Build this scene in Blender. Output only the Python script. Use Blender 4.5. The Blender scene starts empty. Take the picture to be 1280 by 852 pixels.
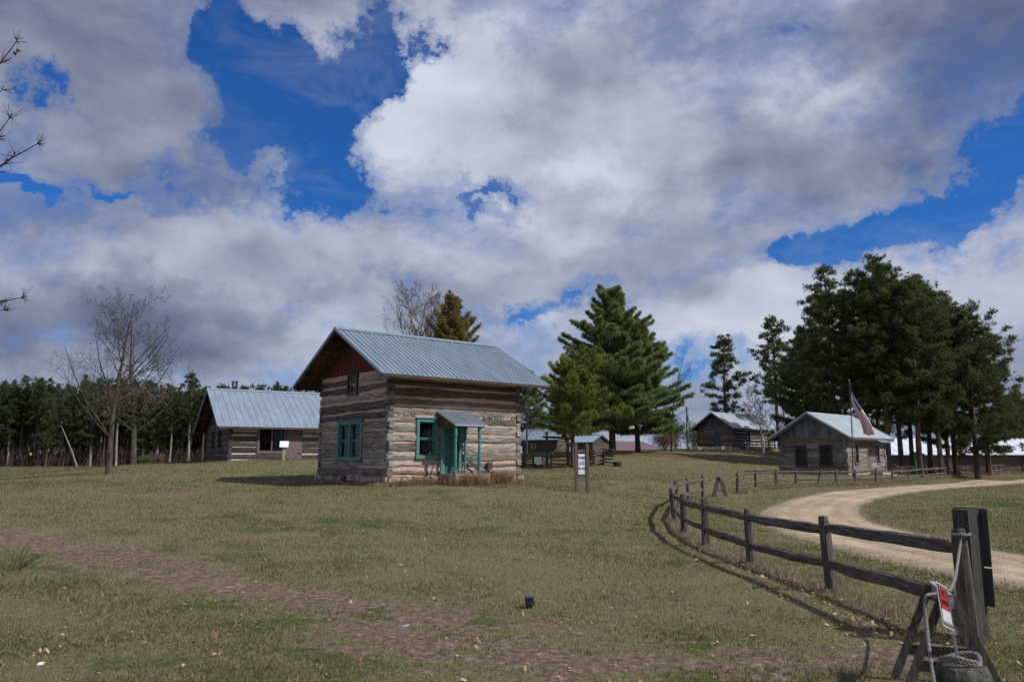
import bpy, math, random
import numpy as np
from mathutils import Vector, Matrix, noise as mnoise
R = math.radians
sc = bpy.context.scene
COL = sc.collection

# ------------------------------------------------------------------ camera
FPX, HOR, CH = 995.0, 576.0, 1.8            # focal length in photo pixels, horizon row, eye height
PIT = math.atan((HOR - 426) / FPX)
cam_d = bpy.data.cameras.new('camera'); cam = bpy.data.objects.new('camera', cam_d); COL.objects.link(cam)
cam_d.sensor_width = 36; cam_d.lens = 36 * FPX / 1280; cam_d.clip_start = .1; cam_d.clip_end = 4000
cam.location = (0, 0, CH); cam.rotation_euler = (R(90) + PIT, 0, 0)
sc.camera = cam
SUN_DIR = Vector((.91, -.41, 0)).normalized(); SUN_EL = R(46)
SUNV = Vector((SUN_DIR.x * math.cos(SUN_EL), SUN_DIR.y * math.cos(SUN_EL), math.sin(SUN_EL)))

# ------------------------------------------------------------------ sky
def ray(u, v):
    up = (426 - v) / FPX
    return Vector(((u - 640) / FPX, math.cos(PIT) - up * math.sin(PIT), math.sin(PIT) + up * math.cos(PIT)))
class NT:
    def __init__(s, tree): s.t = tree
    def n(s, typ, **kw):
        nd = s.t.nodes.new(typ)
        for k, v in kw.items():
            setattr(nd, k, v)
        return nd
    def l(s, a, b): s.t.links.new(a, b)
    def m(s, op, a, b=None, c=None, clamp=False):
        nd = s.t.nodes.new('ShaderNodeMath'); nd.operation = op; nd.use_clamp = clamp
        for i, x in enumerate((a, b, c)):
            if x is None: continue
            if isinstance(x, (int, float)): nd.inputs[i].default_value = x
            else: s.t.links.new(x, nd.inputs[i])
        return nd.outputs[0]
    def ramp(s, fac, stops, interp='LINEAR'):
        nd = s.t.nodes.new('ShaderNodeValToRGB'); cr = nd.color_ramp; cr.interpolation = interp
        while len(cr.elements) < len(stops): cr.elements.new(.5)
        for e, (p, c) in zip(cr.elements, stops):
            e.position = p; e.color = (c[0], c[1], c[2], 1) if not isinstance(c, (int, float)) else (c, c, c, 1)
        s.t.links.new(fac, nd.inputs[0]); return nd.outputs[0]
    def mix(s, fac, a, b, typ='MIX'):
        nd = s.t.nodes.new('ShaderNodeMix'); nd.data_type = 'RGBA'; nd.blend_type = typ
        for sock, x in ((nd.inputs[0], fac), (nd.inputs[6], a), (nd.inputs[7], b)):
            if isinstance(x, (int, float)): sock.default_value = x
            elif isinstance(x, tuple): sock.default_value = (x[0], x[1], x[2], 1)
            else: s.t.links.new(x, sock)
        return nd.outputs[2]
    def noise(s, vec, scale, detail=4, rough=.55, dist=0, typ='FBM'):
        nd = s.t.nodes.new('ShaderNodeTexNoise'); nd.inputs['Scale'].default_value = scale
        nd.inputs['Detail'].default_value = detail; nd.inputs['Roughness'].default_value = rough
        nd.inputs['Distortion'].default_value = dist
        if vec is not None: s.t.links.new(vec, nd.inputs['Vector'])
        return nd.outputs[0]
    def mapping(s, vec, scale=(1, 1, 1), rot=(0, 0, 0), loc=(0, 0, 0)):
        nd = s.t.nodes.new('ShaderNodeMapping'); nd.inputs['Scale'].default_value = scale
        nd.inputs['Rotation'].default_value = rot; nd.inputs['Location'].default_value = loc
        s.t.links.new(vec, nd.inputs['Vector']); return nd.outputs[0]

world = bpy.data.worlds.new('World'); sc.world = world; world.use_nodes = True
wt = world.node_tree; wt.nodes.clear(); W = NT(wt)
wout = W.n('ShaderNodeOutputWorld'); bg = W.n('ShaderNodeBackground'); bg.inputs[1].default_value = .09
W.l(bg.outputs[0], wout.inputs[0])
sky = W.n('ShaderNodeTexSky'); sky.sky_type = 'NISHITA'; sky.sun_disc = False
sky.sun_elevation = SUN_EL; sky.sun_rotation = math.atan2(SUN_DIR.x, SUN_DIR.y); sky.altitude = 300
sky.air_density = 1.0; sky.dust_density = .4; sky.ozone_density = 2.0
SKYTINT = (.175, .56, 1.14)
skyc = W.mix(1.0, sky.outputs[0], SKYTINT, 'MULTIPLY')
tc = W.n('ShaderNodeTexCoord'); sep = W.n('ShaderNodeSeparateXYZ'); W.l(tc.outputs['Generated'], sep.inputs[0])
# the clouds live on the sphere of directions: azimuth a (0 = north) and elevation e
az = W.m('ARCTAN2', sep.outputs[0], sep.outputs[1]); el = W.m('ARCSINE', sep.outputs[2])
warp1 = W.noise(tc.outputs['Generated'], 6.0, 9, .64)
warp2 = W.noise(W.mapping(tc.outputs['Generated'], (1, 1, 1), (0, 0, 0), (7, 3, 5)), 6.0, 9, .64)
azw = W.m('ADD', az, W.m('MULTIPLY', W.m('SUBTRACT', warp1, .5), .34))
elw = W.m('ADD', el, W.m('MULTIPLY', W.m('SUBTRACT', warp2, .5), .26))
def blob(u, v, ru, rv, rot=0):
    d = ray(u, v).normalized(); a0 = math.atan2(d.x, d.y); e0 = math.asin(d.z)
    ce = math.cos(e0); sc_ = FPX * (d.y * math.cos(PIT) + d.z * math.sin(PIT))
    ra, re_ = ru / FPX * .95 / ce, rv / FPX * .95
    dx = W.m('SUBTRACT', azw, a0); dy = W.m('SUBTRACT', elw, e0)
    c, s_ = math.cos(R(rot)), math.sin(R(rot))
    x = W.m('ADD', W.m('MULTIPLY', dx, c / ra), W.m('MULTIPLY', dy, s_ / ra))
    y = W.m('ADD', W.m('MULTIPLY', dx, -s_ / re_), W.m('MULTIPLY', dy, c / re_))
    q = W.m('ADD', W.m('MULTIPLY', x, x), W.m('MULTIPLY', y, y))
    return W.m('EXPONENT', W.m('MULTIPLY', q, -1.0))
def blobs(lst):
    acc = None
    for (u, v, ru, rv, rot, amp) in lst:
        b = W.m('MULTIPLY', blob(u, v, ru, rv, rot), amp)
        acc = b if acc is None else W.m('ADD', acc, b)
    return acc
holes = blobs([(375, 110, 95, 62, -6, 1.05), (300, 165, 60, 40, 0, .7), (215, 208, 44, 22, -10, .55), (410, 190, 62, 60, 0, .85), (428, 240, 44, 42, 0, .75), (490, 60, 40, 62, 14, .95), (515, 100, 40, 26, 0, .6),
               (345, 60, 60, 26, -10, .45), (268, 28, 28, 26, 0, .7), (20, 92, 24, 16, 0, .7), (12, 238, 34, 11, 0, .8), (150, 236, 36, 13, 0, .65), (614, 252, 46, 22, 0, .85), (600, 275, 30, 14, 0, .4), (1000, 312, 62, 26, 20, 1.0),
               (1075, 296, 70, 36, 16, .95), (1150, 285, 60, 44, 0, .75), (1215, 232, 80, 36, 28, .95), (1290, 188, 60, 30, 20, .8), (700, 380, 85, 15, 8, .65), (760, 352, 60, 9, 4, .4), (640, 400, 50, 12, 0, .35), (852, 478, 34, 20, 0, .5), (842, 445, 30, 14, 0, .35),
               (250, 462, 50, 8, 0, .42), (110, 466, 50, 8, 0, .38), (1275, 330, 24, 14, 0, .3), (455, 140, 60, 24, 0, .5)])
puffs = blobs([(120, 340, 230, 60, 0, .30), (380, 330, 150, 40, 0, .25), (90, 160, 100, 60, 0, .2), (700, 150, 140, 90, 0, .2), (1230, 360, 90, 50, 0, .35), (80, 20, 160, 50, 0, .3), (400, 20, 60, 26, 0, .35), (250, 420, 200, 30, 0, .22), (950, 380, 110, 40, 0, .3), (610, 264, 24, 12, 0, .75), (1240, 240, 34, 20, 30, .55), (545, 110, 34, 60, 0, .35), (210, 118, 55, 40, 0, .25), (1110, 312, 26, 12, 0, .45)])
gen = tc.outputs['Generated']
fbm = W.noise(W.mapping(gen, (1, 1, 1.5)), 4.2, 10, .62, .25)
fine = W.noise(W.mapping(gen, (1, 1, 1.6), (0, 0, 0), (3, 1, 2)), 13, 8, .62, .2)
dens = W.m('ADD', W.m('SUBTRACT', W.m('ADD', .55, puffs), holes), W.m('ADD', W.m('MULTIPLY', W.m('SUBTRACT', fbm, .5), 1.7), W.m('MULTIPLY', W.m('SUBTRACT', fine, .5), .8)))
cover = W.ramp(dens, [(-.10, 0), (.06, .12), (.28, .58), (.62, 1)], 'EASE')
# thickness decides how bright the underside of the cloud is
darks = blobs([(1200, 60, 240, 110, 0, .80), (870, 250, 220, 60, 15, .30), (60, 60, 210, 120, 0, .85), (60, 390, 240, 50, 0, .50), (330, 378, 190, 22, 5, .30),
               (40, 280, 90, 30, 0, .45), (640, 320, 130, 22, 0, .15), (1265, 420, 60, 60, 0, .5), (200, 210, 90, 30, 0, .2), (700, 130, 80, 60, 0, .25), (180, 430, 200, 25, 0, .35)])
lights = blobs([(690, 60, 150, 70, 0, .35), (860, 150, 140, 60, 0, .3), (620, 330, 150, 40, 0, .2), (900, 430, 160, 40, 0, .3), (420, 430, 160, 30, 0, .25), (560, 215, 80, 50, 0, .25), (1240, 400, 80, 60, 0, .2), (150, 200, 120, 40, 0, .2), (735, 215, 60, 28, 0, .55), (1020, 118, 90, 30, -8, .45), (585, 130, 60, 70, 0, .40), (530, 150, 40, 40, 0, .3), (320, 262, 110, 34, 5, .40), (660, 40, 60, 40, 0, .4),
                (1170, 170, 110, 22, 20, .25), (900, 385, 140, 40, 0, .40), (690, 295, 60, 18, 0, .30), (400, 30, 70, 24, 0, .25), (640, 410, 60, 20, 0, .35), (130, 320, 70, 20, 0, .2), (350, 460, 60, 14, 0, .3), (60, 480, 80, 14, 0, .2), (480, 330, 90, 20, 0, .2)])
relief = W.noise(W.mapping(gen, (1, 1, 1.9), (0, 0, 0), (1, 4, .5)), 5.0, 7, .50, .3)
shade = W.m('ADD', W.m('ADD', .70, W.m('MULTIPLY', W.m('SUBTRACT', relief, .5), 1.10)), W.m('SUBTRACT', W.m('MULTIPLY', lights, .42), W.m('MULTIPLY', darks, .42)))
shade = W.m('MULTIPLY', W.m('ADD', shade, W.m('MULTIPLY', W.m('SUBTRACT', fine, .5), .26)), .90)
cloudc = W.ramp(shade, [(.0, (.85, 1.0, 1.65)), (.30, (1.65, 1.95, 3.05)), (.55, (3.3, 3.7, 4.95)), (.76, (5.3, 5.75, 7.1)), (1.0, (7.2, 7.6, 8.8))])
veil = W.noise(W.mapping(gen, (1, 1, 2.4), (0, .25, 0), (5, 2, 8)), 7.5, 9, .66, .6)
veilk = W.m('MULTIPLY', W.ramp(veil, [(.46, 0), (.74, .55)]), W.ramp(dens, [(.0, .45), (.2, 1)]))
cover = W.m('MAXIMUM', cover, veilk)
W.l(W.mix(cover, skyc, cloudc), bg.inputs[0])
world.cycles.sampling_method = 'MANUAL'; world.cycles.sample_map_resolution = 512

sun_d = bpy.data.lights.new('sun', 'SUN'); sun = bpy.data.objects.new('sun', sun_d); COL.objects.link(sun)
sun_d.energy = 4.6; sun_d.angle = R(.53); sun_d.color = (1, .965, .91)
sun.rotation_euler = (-SUNV).to_track_quat('-Z', 'Y').to_euler(); sun.location = (30, -10, 40)
vs = sc.view_settings; vs.view_transform = 'Standard'; vs.look = 'None'; vs.exposure = 0; vs.gamma = 1; vs.use_curve_mapping = False
sc.cycles.max_bounces = 6; sc.cycles.transparent_max_bounces = 12

# ------------------------------------------------------------------ materials
MATS = {}
def material(name, rough=.85, metal=0, spec=.3):
    m = bpy.data.materials.new(name); m.use_nodes = True; N = NT(m.node_tree)
    b = m.node_tree.nodes['Principled BSDF']
    b.inputs['Roughness'].default_value = rough; b.inputs['Metallic'].default_value = metal
    b.inputs['Specular IOR Level'].default_value = spec
    MATS[name] = m; return m, N, b
def bump(N, b, h, dist=.01, strength=1.0):
    bn = N.n('ShaderNodeBump'); bn.inputs['Distance'].default_value = dist; bn.inputs['Strength'].default_value = strength
    N.l(h, bn.inputs['Height']); N.l(bn.outputs[0], b.inputs['Normal'])
def objco(N): return N.n('ShaderNodeTexCoord').outputs['Object']
def island(N): return N.n('ShaderNodeNewGeometry').outputs['Random Per Island']
def grainvec(N, horizontal=True, stretch=9):
    """coordinates stretched along the grain: boards and logs that lie flat (x+y) or stand (z)"""
    o = objco(N); s = N.n('ShaderNodeSeparateXYZ'); N.l(o, s.inputs[0]); c = N.n('ShaderNodeCombineXYZ')
    if horizontal:
        N.l(N.m('ADD', s.outputs[0], s.outputs[1]), c.inputs[0]); N.l(N.m('MULTIPLY', s.outputs[2], stretch), c.inputs[1])
        N.l(N.m('MULTIPLY', N.m('SUBTRACT', s.outputs[0], s.outputs[1]), .15), c.inputs[2])
    else:
        N.l(N.m('MULTIPLY', N.m('ADD', s.outputs[0], s.outputs[1]), stretch), c.inputs[0]); N.l(s.outputs[2], c.inputs[1])
        N.l(N.m('MULTIPLY', N.m('SUBTRACT', s.outputs[0], s.outputs[1]), stretch), c.inputs[2])
    a = N.n('ShaderNodeVectorMath'); a.operation = 'ADD'; N.l(c.outputs[0], a.inputs[0])
    c2 = N.n('ShaderNodeCombineXYZ'); N.l(N.m('MULTIPLY', island(N), 37.0), c2.inputs[2]); N.l(c2.outputs[0], a.inputs[1])
    return a.outputs[0]
def wood(name, dark, mid, light, horizontal=True, scale=1.6, stretch=9, rough=.9, var=.45, bd=.012, tints=None):
    m, N, b = material(name, rough)
    v = grainvec(N, horizontal, stretch)
    n1 = N.noise(v, scale, 8, .68, .6); n2 = N.noise(v, scale * 5.5, 6, .7, .2)
    f = N.m('ADD', N.m('MULTIPLY', n1, .62), N.m('MULTIPLY', n2, .38))
    c = N.ramp(f, [(.36, dark), (.47, mid), (.60, light), (.7, tuple(x * 1.12 for x in light))])
    if tints:
        tn = N.ramp(N.noise(v, .7, 3, .6), [(.42, (1, 1, 1)), (.62, tints)])
        c = N.mix(1.0, c, tn, 'MULTIPLY')
    r = N.ramp(island(N), [(0, 1 - var), (1, 1 + var * .55)])
    c = N.mix(1.0, c, r, 'MULTIPLY')
    crack = N.ramp(n2, [(.36, .12), (.44, 1)])
    c = N.mix(.8, c, N.mix(1.0, c, crack, 'MULTIPLY'))
    N.l(c, b.inputs['Base Color']); bump(N, b, f, bd * 2.2)
    return m
def paint(name, col, rough=.55, wear=(.3, .27, .23), amount=.5, horizontal=False, spec=.35, stretch=5):
    m, N, b = material(name, rough, 0, spec)
    v = grainvec(N, horizontal, stretch); n = N.noise(v, 2.4, 7, .7, .3); n2 = N.noise(v, 12, 4, .6)
    c = N.ramp(n, [(.35, tuple(x * .72 for x in col)), (.55, col), (.75, tuple(min(1, x * 1.18) for x in col))])
    w = N.ramp(N.m('ADD', N.m('MULTIPLY', n2, .55), N.m('MULTIPLY', n, .45)), [(.60 - .0 * amount, 0), (.66, amount)])
    N.l(N.mix(w, c, wear), b.inputs['Base Color']); bump(N, b, n2, .004); return m

M_LOG = wood('weathered_grey_log', (.020, .018, .018), (.145, .136, .130), (.38, .365, .35), tints=(1.06, .92, .78), var=.6)
M_LOGB = wood('weathered_brown_log', (.03, .022, .017), (.13, .095, .065), (.26, .19, .125), tints=(.9, .95, 1.05), var=.5)
M_LOGD = wood('dark_aged_log', (.015, .013, .012), (.055, .05, .046), (.125, .113, .102), tints=(1.05, .9, .8))
M_POST = wood('weathered_fence_wood', (.018, .016, .014), (.075, .064, .056), (.17, .148, .13), horizontal=False, scale=3, stretch=8)
M_RAIL = wood('weathered_split_rail_wood', (.018, .015, .013), (.075, .063, .055), (.19, .165, .145), horizontal=True, scale=3, stretch=8)
M_BOARDG = wood('grey_board_siding', (.05, .055, .062), (.13, .145, .165), (.19, .21, .235), horizontal=False, scale=1.3, stretch=5)
M_BOARDR = wood('faded_red_boards', (.035, .010, .009), (.105, .026, .022), (.155, .045, .036), horizontal=False, scale=1.3, stretch=5, var=.35)
M_SOFFIT = wood('roof_underside_boards', (.03, .016, .013), (.10, .045, .035), (.17, .10, .075), horizontal=True, scale=1.3, stretch=4, var=.5)
M_FASCIA = wood('weathered_fascia_board', (.018, .009, .008), (.052, .028, .026), (.10, .07, .063), horizontal=True, scale=2, stretch=8)
M_BROWN = paint('brown_painted_wood', (.115, .075, .07), amount=.15)
M_MAUVE = paint('mauve_brown_paint', (.17, .115, .12), amount=.25)
M_GREEN = paint('green_painted_wood', (.065, .205, .18), amount=.6, wear=(.25, .3, .27))
M_SHADEGREEN = paint('shaded_green_door_paint', (.028, .10, .09), amount=.2, wear=(.1, .16, .14))  # door green, darkened to hold the shade of the recess
M_BLUEDOOR = paint('slate_blue_door_paint', (.055, .075, .105), amount=.1)
M_WINFRAME = paint('dark_brown_window_paint', (.06, .04, .038), amount=.2)
M_SILVERWOOD = wood('silvered_bleached_wood', (.12, .11, .105), (.30, .285, .27), (.42, .40, .38), horizontal=True, scale=3, stretch=7)

def plain(name, col, rough=.6, metal=0, spec=.3, nscale=6, amp=.25, bd=.003):
    m, N, b = material(name, rough, metal, spec); o = objco(N); n = N.noise(o, nscale, 5, .6)
    c = N.ramp(n, [(.3, tuple(x * (1 - amp) for x in col)), (.7, tuple(min(1, x * (1 + amp)) for x in col))])
    N.l(c, b.inputs['Base Color']); bump(N, b, n, bd); return m
M_CHINKP = plain('pink_clay_chinking', (.47, .315, .25), .95, nscale=9, amp=.28, bd=.02)
M_CHINKW = plain('pale_mortar_chinking', (.46, .44, .41), .95, nscale=9, amp=.3, bd=.02)
M_CHINKG = plain('grey_mortar_chinking', (.20, .18, .155), .95, nscale=9, amp=.35, bd=.02)
M_BLACK = plain('black_paint', (.012, .012, .015), .5)
M_WHITE = plain('white_sign_paint', (.72, .74, .76), .5, amp=.08)
M_RED = plain('red_sign_paint', (.28, .015, .02), .45, amp=.12)
M_DMETAL = plain('dark_sign_metal', (.07, .075, .075), .6, .2, amp=.2)
M_GALV = plain('galvanised_steel', (.42, .44, .46), .35, .9, amp=.15)
M_ROPE = plain('grey_weathered_rope', (.17, .155, .148), .95, amp=.3, nscale=40)
M_CURTAIN = plain('dark_red_curtain', (.16, .022, .025), .9)
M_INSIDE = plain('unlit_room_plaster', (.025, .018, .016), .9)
M_CONC = plain('weathered_concrete', (.30, .28, .25), .95, nscale=9, amp=.35, bd=.02)
M_GREENPOST = plain('green_steel_post', (.06, .13, .085), .6)
M_YEL = plain('yellowed_paper', (.62, .52, .20), .7, nscale=30, amp=.35)
M_PINKP = plain('pink_paper', (.62, .36, .38), .7)
M_TREAT = plain('treated_pine_post', (.30, .33, .20), .85)

def metal_roof(name, col, rough=.42, metal=.55, streak=.2):
    m, N, b = material(name, rough, metal, .5); o = objco(N)
    v = N.mapping(o, (3, .35, .35)); n = N.noise(v, 2.2, 6, .6); n2 = N.noise(o, 1.1, 4, .6)
    f = N.m('ADD', N.m('MULTIPLY', n, .6), N.m('MULTIPLY', n2, .4))
    N.l(N.ramp(f, [(.32, tuple(x * (1 - streak) for x in col)), (.66, tuple(x * (1 + streak) for x in col))]), b.inputs['Base Color'])
    N.l(N.ramp(n, [(.3, rough - .08), (.7, rough + .12)]), b.inputs['Roughness']); bump(N, b, n, .004); return m
M_ROOF = metal_roof('blue_grey_metal_roofing', (.26, .325, .385), streak=.15)
M_ROOFP = metal_roof('pale_galvanised_roofing', (.42, .48, .53), streak=.12)
M_ROOF2 = metal_roof('pale_blue_metal_roofing', (.32, .385, .46), streak=.14)
M_ROOF3 = metal_roof('smooth_grey_metal_roofing', (.36, .41, .46), .5, .4)
M_ROOFW = metal_roof('white_metal_roofing', (.58, .62, .69), .5, .0, .04)
M_ROOFM = plain('maroon_metal_roofing', (.15, .095, .11), .7, 0, amp=.1, nscale=.6)
M_BARNW = plain('brown_metal_siding', (.115, .075, .05), .6, amp=.12, nscale=.8)

m, N, b = material('window_glass', .06, 0, .5)
mt = m.node_tree; tr = N.n('ShaderNodeBsdfTransparent'); tr.inputs[0].default_value = (.7, .73, .74, 1)
gl = N.n('ShaderNodeBsdfGlossy'); gl.inputs['Roughness'].default_value = .04
lw = N.n('ShaderNodeLayerWeight'); lw.inputs[0].default_value = .5; fr_k = N.m('MULTIPLY', N.m('POWER', lw.outputs['Facing'], 4.0), .7)
wv = N.noise(objco(N), 3.0, 2, .5); bn = N.n('ShaderNodeBump'); bn.inputs['Distance'].default_value = .01; N.l(wv, bn.inputs['Height']); N.l(bn.outputs[0], gl.inputs['Normal'])
mx = N.n('ShaderNodeMixShader'); N.l(N.m('ADD', fr_k, .035), mx.inputs[0]); N.l(tr.outputs[0], mx.inputs[1]); N.l(gl.outputs[0], mx.inputs[2])
N.l(mx.outputs[0], mt.nodes['Material Output'].inputs[0]); M_GLASS = m

m, N, b = material('field_stone', .92); o = objco(N)
r_ = island(N); n = N.noise(o, 6, 7, .65)
c = N.ramp(r_, [(0, (.22, .15, .11)), (.35, (.34, .25, .18)), (.7, (.42, .34, .27)), (1, (.30, .27, .25))])
N.l(N.mix(1.0, c, N.ramp(n, [(.3, .5), (.7, 1.2)]), 'MULTIPLY'), b.inputs['Base Color']); bump(N, b, n, .04); M_STONE = m

def bark(name, dark, light, sc_=6):
    m, N, b = material(name, .95); o = N.mapping(objco(N), (1, 1, .22)); n = N.noise(o, sc_, 7, .68, .4)
    N.l(N.ramp(n, [(.35, dark), (.62, light)]), b.inputs['Base Color']); bump(N, b, n, .03); return m
M_BARK = bark('grey_brown_bark', (.025, .021, .019), (.11, .093, .08))
M_BARKP = bark('red_pine_bark', (.03, .022, .018), (.14, .10, .08))
M_BARKPALE = bark('pale_grey_bark', (.10, .09, .085), (.34, .31, .30))
M_TWIG = bark('reddish_twigs', (.06, .04, .035), (.17, .12, .10))
M_BIRCH = bark('white_birch_bark', (.30, .29, .28), (.68, .67, .65), 9)
def foliage(name, cols, trans=.25, rough=.6):
    m, N, b = material(name, rough, 0, .25)
    oi = N.n('ShaderNodeObjectInfo').outputs['Random']
    big = N.noise(objco(N), .8, 4, .6)
    c = N.ramp(N.m('ADD', N.m('MULTIPLY', island(N), .6), N.m('MULTIPLY', big, .42)), [(.1, cols[0]), (.5, cols[1]), (.95, cols[2])])
    c = N.mix(1.0, c, N.ramp(oi, [(0, .82), (1, 1.15)]), 'MULTIPLY')
    N.l(c, b.inputs['Base Color']); t = N.n('ShaderNodeBsdfTranslucent'); N.l(c, t.inputs[0])
    mx = N.n('ShaderNodeMixShader'); mx.inputs[0].default_value = trans
    N.l(b.outputs[0], mx.inputs[1]); N.l(t.outputs[0], mx.inputs[2]); N.l(mx.outputs[0], m.node_tree.nodes['Material Output'].inputs[0]); return m
M_WPINE = foliage('white_pine_needles', [(.05, .105, .042), (.16, .225, .075), (.38, .41, .17)], .45)
M_OPINE = foliage('olive_pine_needles', [(.08, .12, .028), (.215, .25, .05), (.38, .39, .11)], .45)
M_RPINE = foliage('red_pine_needles', [(.026, .046, .02), (.088, .108, .036), (.215, .215, .065)], .4)
M_FPINE = foliage('forest_pine_needles', [(.022, .042, .018), (.06, .082, .028), (.13, .145, .05)], .3)
M_YPINE = foliage('yellowing_pine_needles', [(.07, .08, .025), (.19, .155, .045), (.34, .25, .08)], .4)
M_SHRUB = foliage('shrub_leaves', [(.04, .06, .02), (.085, .12, .035), (.14, .17, .06)], .3)
M_OAKLEAF = foliage('dry_oak_leaves', [(.11, .075, .06), (.20, .14, .11), (.34, .25, .20)], .3, .8)
M_DEADBUSH = foliage('dry_brown_stems', [(.09, .045, .03), (.20, .11, .07), (.36, .23, .15)], .1, .9)
M_LEAF = foliage('fallen_leaves', [(.13, .055, .025), (.33, .20, .11), (.58, .45, .32)], .1, .9)

# ------------------------------------------------------------------ terrain
def at(u, v, Y):
    d = ray(u, v); t = Y / d.y; return Vector((d.x * t, Y, CH + d.z * t))
H1 = (-4.76, 30.9, .69, 1.2); H2 = (-17.987, 51, .522, 1.83); H3 = (25.569, 92, .704, 3.24)
H4 = (22.49, 54, .759, .98)
ctrl = [(0, 0, 0), (-9, 3, 0), (9, 3, .0), (-6, 9, 0), (5, 9, 0), (0, 9, 0), (-14, 10, .15), (12, 10, .05), (4.2, 13, 0), (4, 17, 0), (0, 16, .08), (9, 17, .02), (14, 24, .05), (20, 30, .08), (5.1, 23, 0), (6.3, 30, .05), (9, 37, .10), (10.5, 36, .15), (20, 45, .42),
        (14, 40, .28), (27, 52, .45), (34, 62, .45), (40, 72, .4), (50, 88, .5), (26, 40, .15), (40, 50, .2), (-10, 20, .42), (-20, 22, .6), (-5, 24, .45), (2, 24, .3), (-60, 40, .8), (-40, 25, .5), (60, 30, 0), (60, 60, .1)]
for h, L, Wd in ((H1, 6.6, 5.9), (H2, 9, 8.5), (H3, 8.5, 5), (H4, 6.4, 4.9)):
    a = Vector((math.cos(h[2]), math.sin(h[2]))); b_ = Vector((-a.y, a.x))
    for (p, q) in ((0, 0), (L, 0), (0, Wd), (L, Wd)):
        P = Vector((h[0], h[1])) + a * p + b_ * q; ctrl.append((P.x, P.y, h[3] - (.33 if h is H1 else .05)))
for (u, v, Y) in [(137, 592, 40), (167, 580, 58), (720, 615, 30), (0, 583, 118), (120, 583, 118), (250, 582, 118), (763, 566, 70), (820, 565, 74), (910, 560, 95), (860, 561, 105), (715, 582, 62), (652, 585, 62), (652, 569, 95), (700, 569, 95),
                  (955, 566, 80), (1120, 588, 72), (1200, 589, 78), (1270, 590, 90), (350, 574, 49), (-80, 583, 110), (1090, 588, 100), (0, 600, 45), (60, 592, 60), (760, 588, 55), (870, 585, 60), (870, 572, 75), (780, 600, 40)]:
    P = at(u, v, Y); ctrl.append(tuple(P))
for k in range(16):
    th = 2 * math.pi * k / 16; ctrl.append((260 * math.cos(th), 60 + 260 * math.sin(th), 1.0 if math.sin(th) > .2 else 0))
for p in ((-60, 165, 1.0), (0, 165, 2.0), (60, 160, 1.6), (110, 100, .4), (-120, 110, 1)): ctrl.append(p)
CP = np.array(ctrl, float)
def _U(r2): return .5 * r2 * np.log(r2 + 1e-9)
_n = len(CP); _d2 = ((CP[:, None, :2] - CP[None, :, :2]) ** 2).sum(-1)
_A = np.zeros((_n + 3, _n + 3)); _A[:_n, :_n] = _U(_d2) + np.eye(_n) * 6.0
_A[:_n, _n] = 1; _A[:_n, _n + 1:] = CP[:, :2]; _A[_n, :_n] = 1; _A[_n + 1:, :_n] = CP[:, :2].T
_w = np.linalg.solve(_A, np.r_[CP[:, 2], 0, 0, 0])
def gz(X, Y):
    X = np.asarray(X, float); Y = np.asarray(Y, float); sh = X.shape; x = X.ravel(); y = Y.ravel(); out = np.empty(x.size)
    cx, cy = 0, 60; r = np.hypot(x - cx, y - cy); k = np.where(r > 250, 250 / np.maximum(r, 1), 1); x = cx + (x - cx) * k; y = cy + (y - cy) * k
    for i in range(0, x.size, 20000):
        xs, ys = x[i:i + 20000], y[i:i + 20000]
        d2 = (xs[:, None] - CP[:, 0]) ** 2 + (ys[:, None] - CP[:, 1]) ** 2
        out[i:i + 20000] = _U(d2) @ _w[:_n] + _w[_n] + _w[_n + 1] * xs + _w[_n + 2] * ys
    return out.reshape(sh)
def g(x, y): return float(gz(np.array([x]), np.array([y]))[0])
def onground(u, v):
    d = ray(u, v); Y = 5.0; prev = None
    while Y < 300:
        t = Y / d.y; z = CH + d.z * t; h = z - g(d.x * t, Y)
        if h <= 0:
            if prev is None: break
            lo, hi = prev, Y
            for _ in range(18):
                mid = (lo + hi) / 2; t = mid / d.y
                if CH + d.z * t - g(d.x * t, mid) > 0: lo = mid
                else: hi = mid
            Y = hi; break
        prev = Y; Y *= 1.03
    t = Y / d.y; return Vector((d.x * t, Y, g(d.x * t, Y)))

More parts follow.
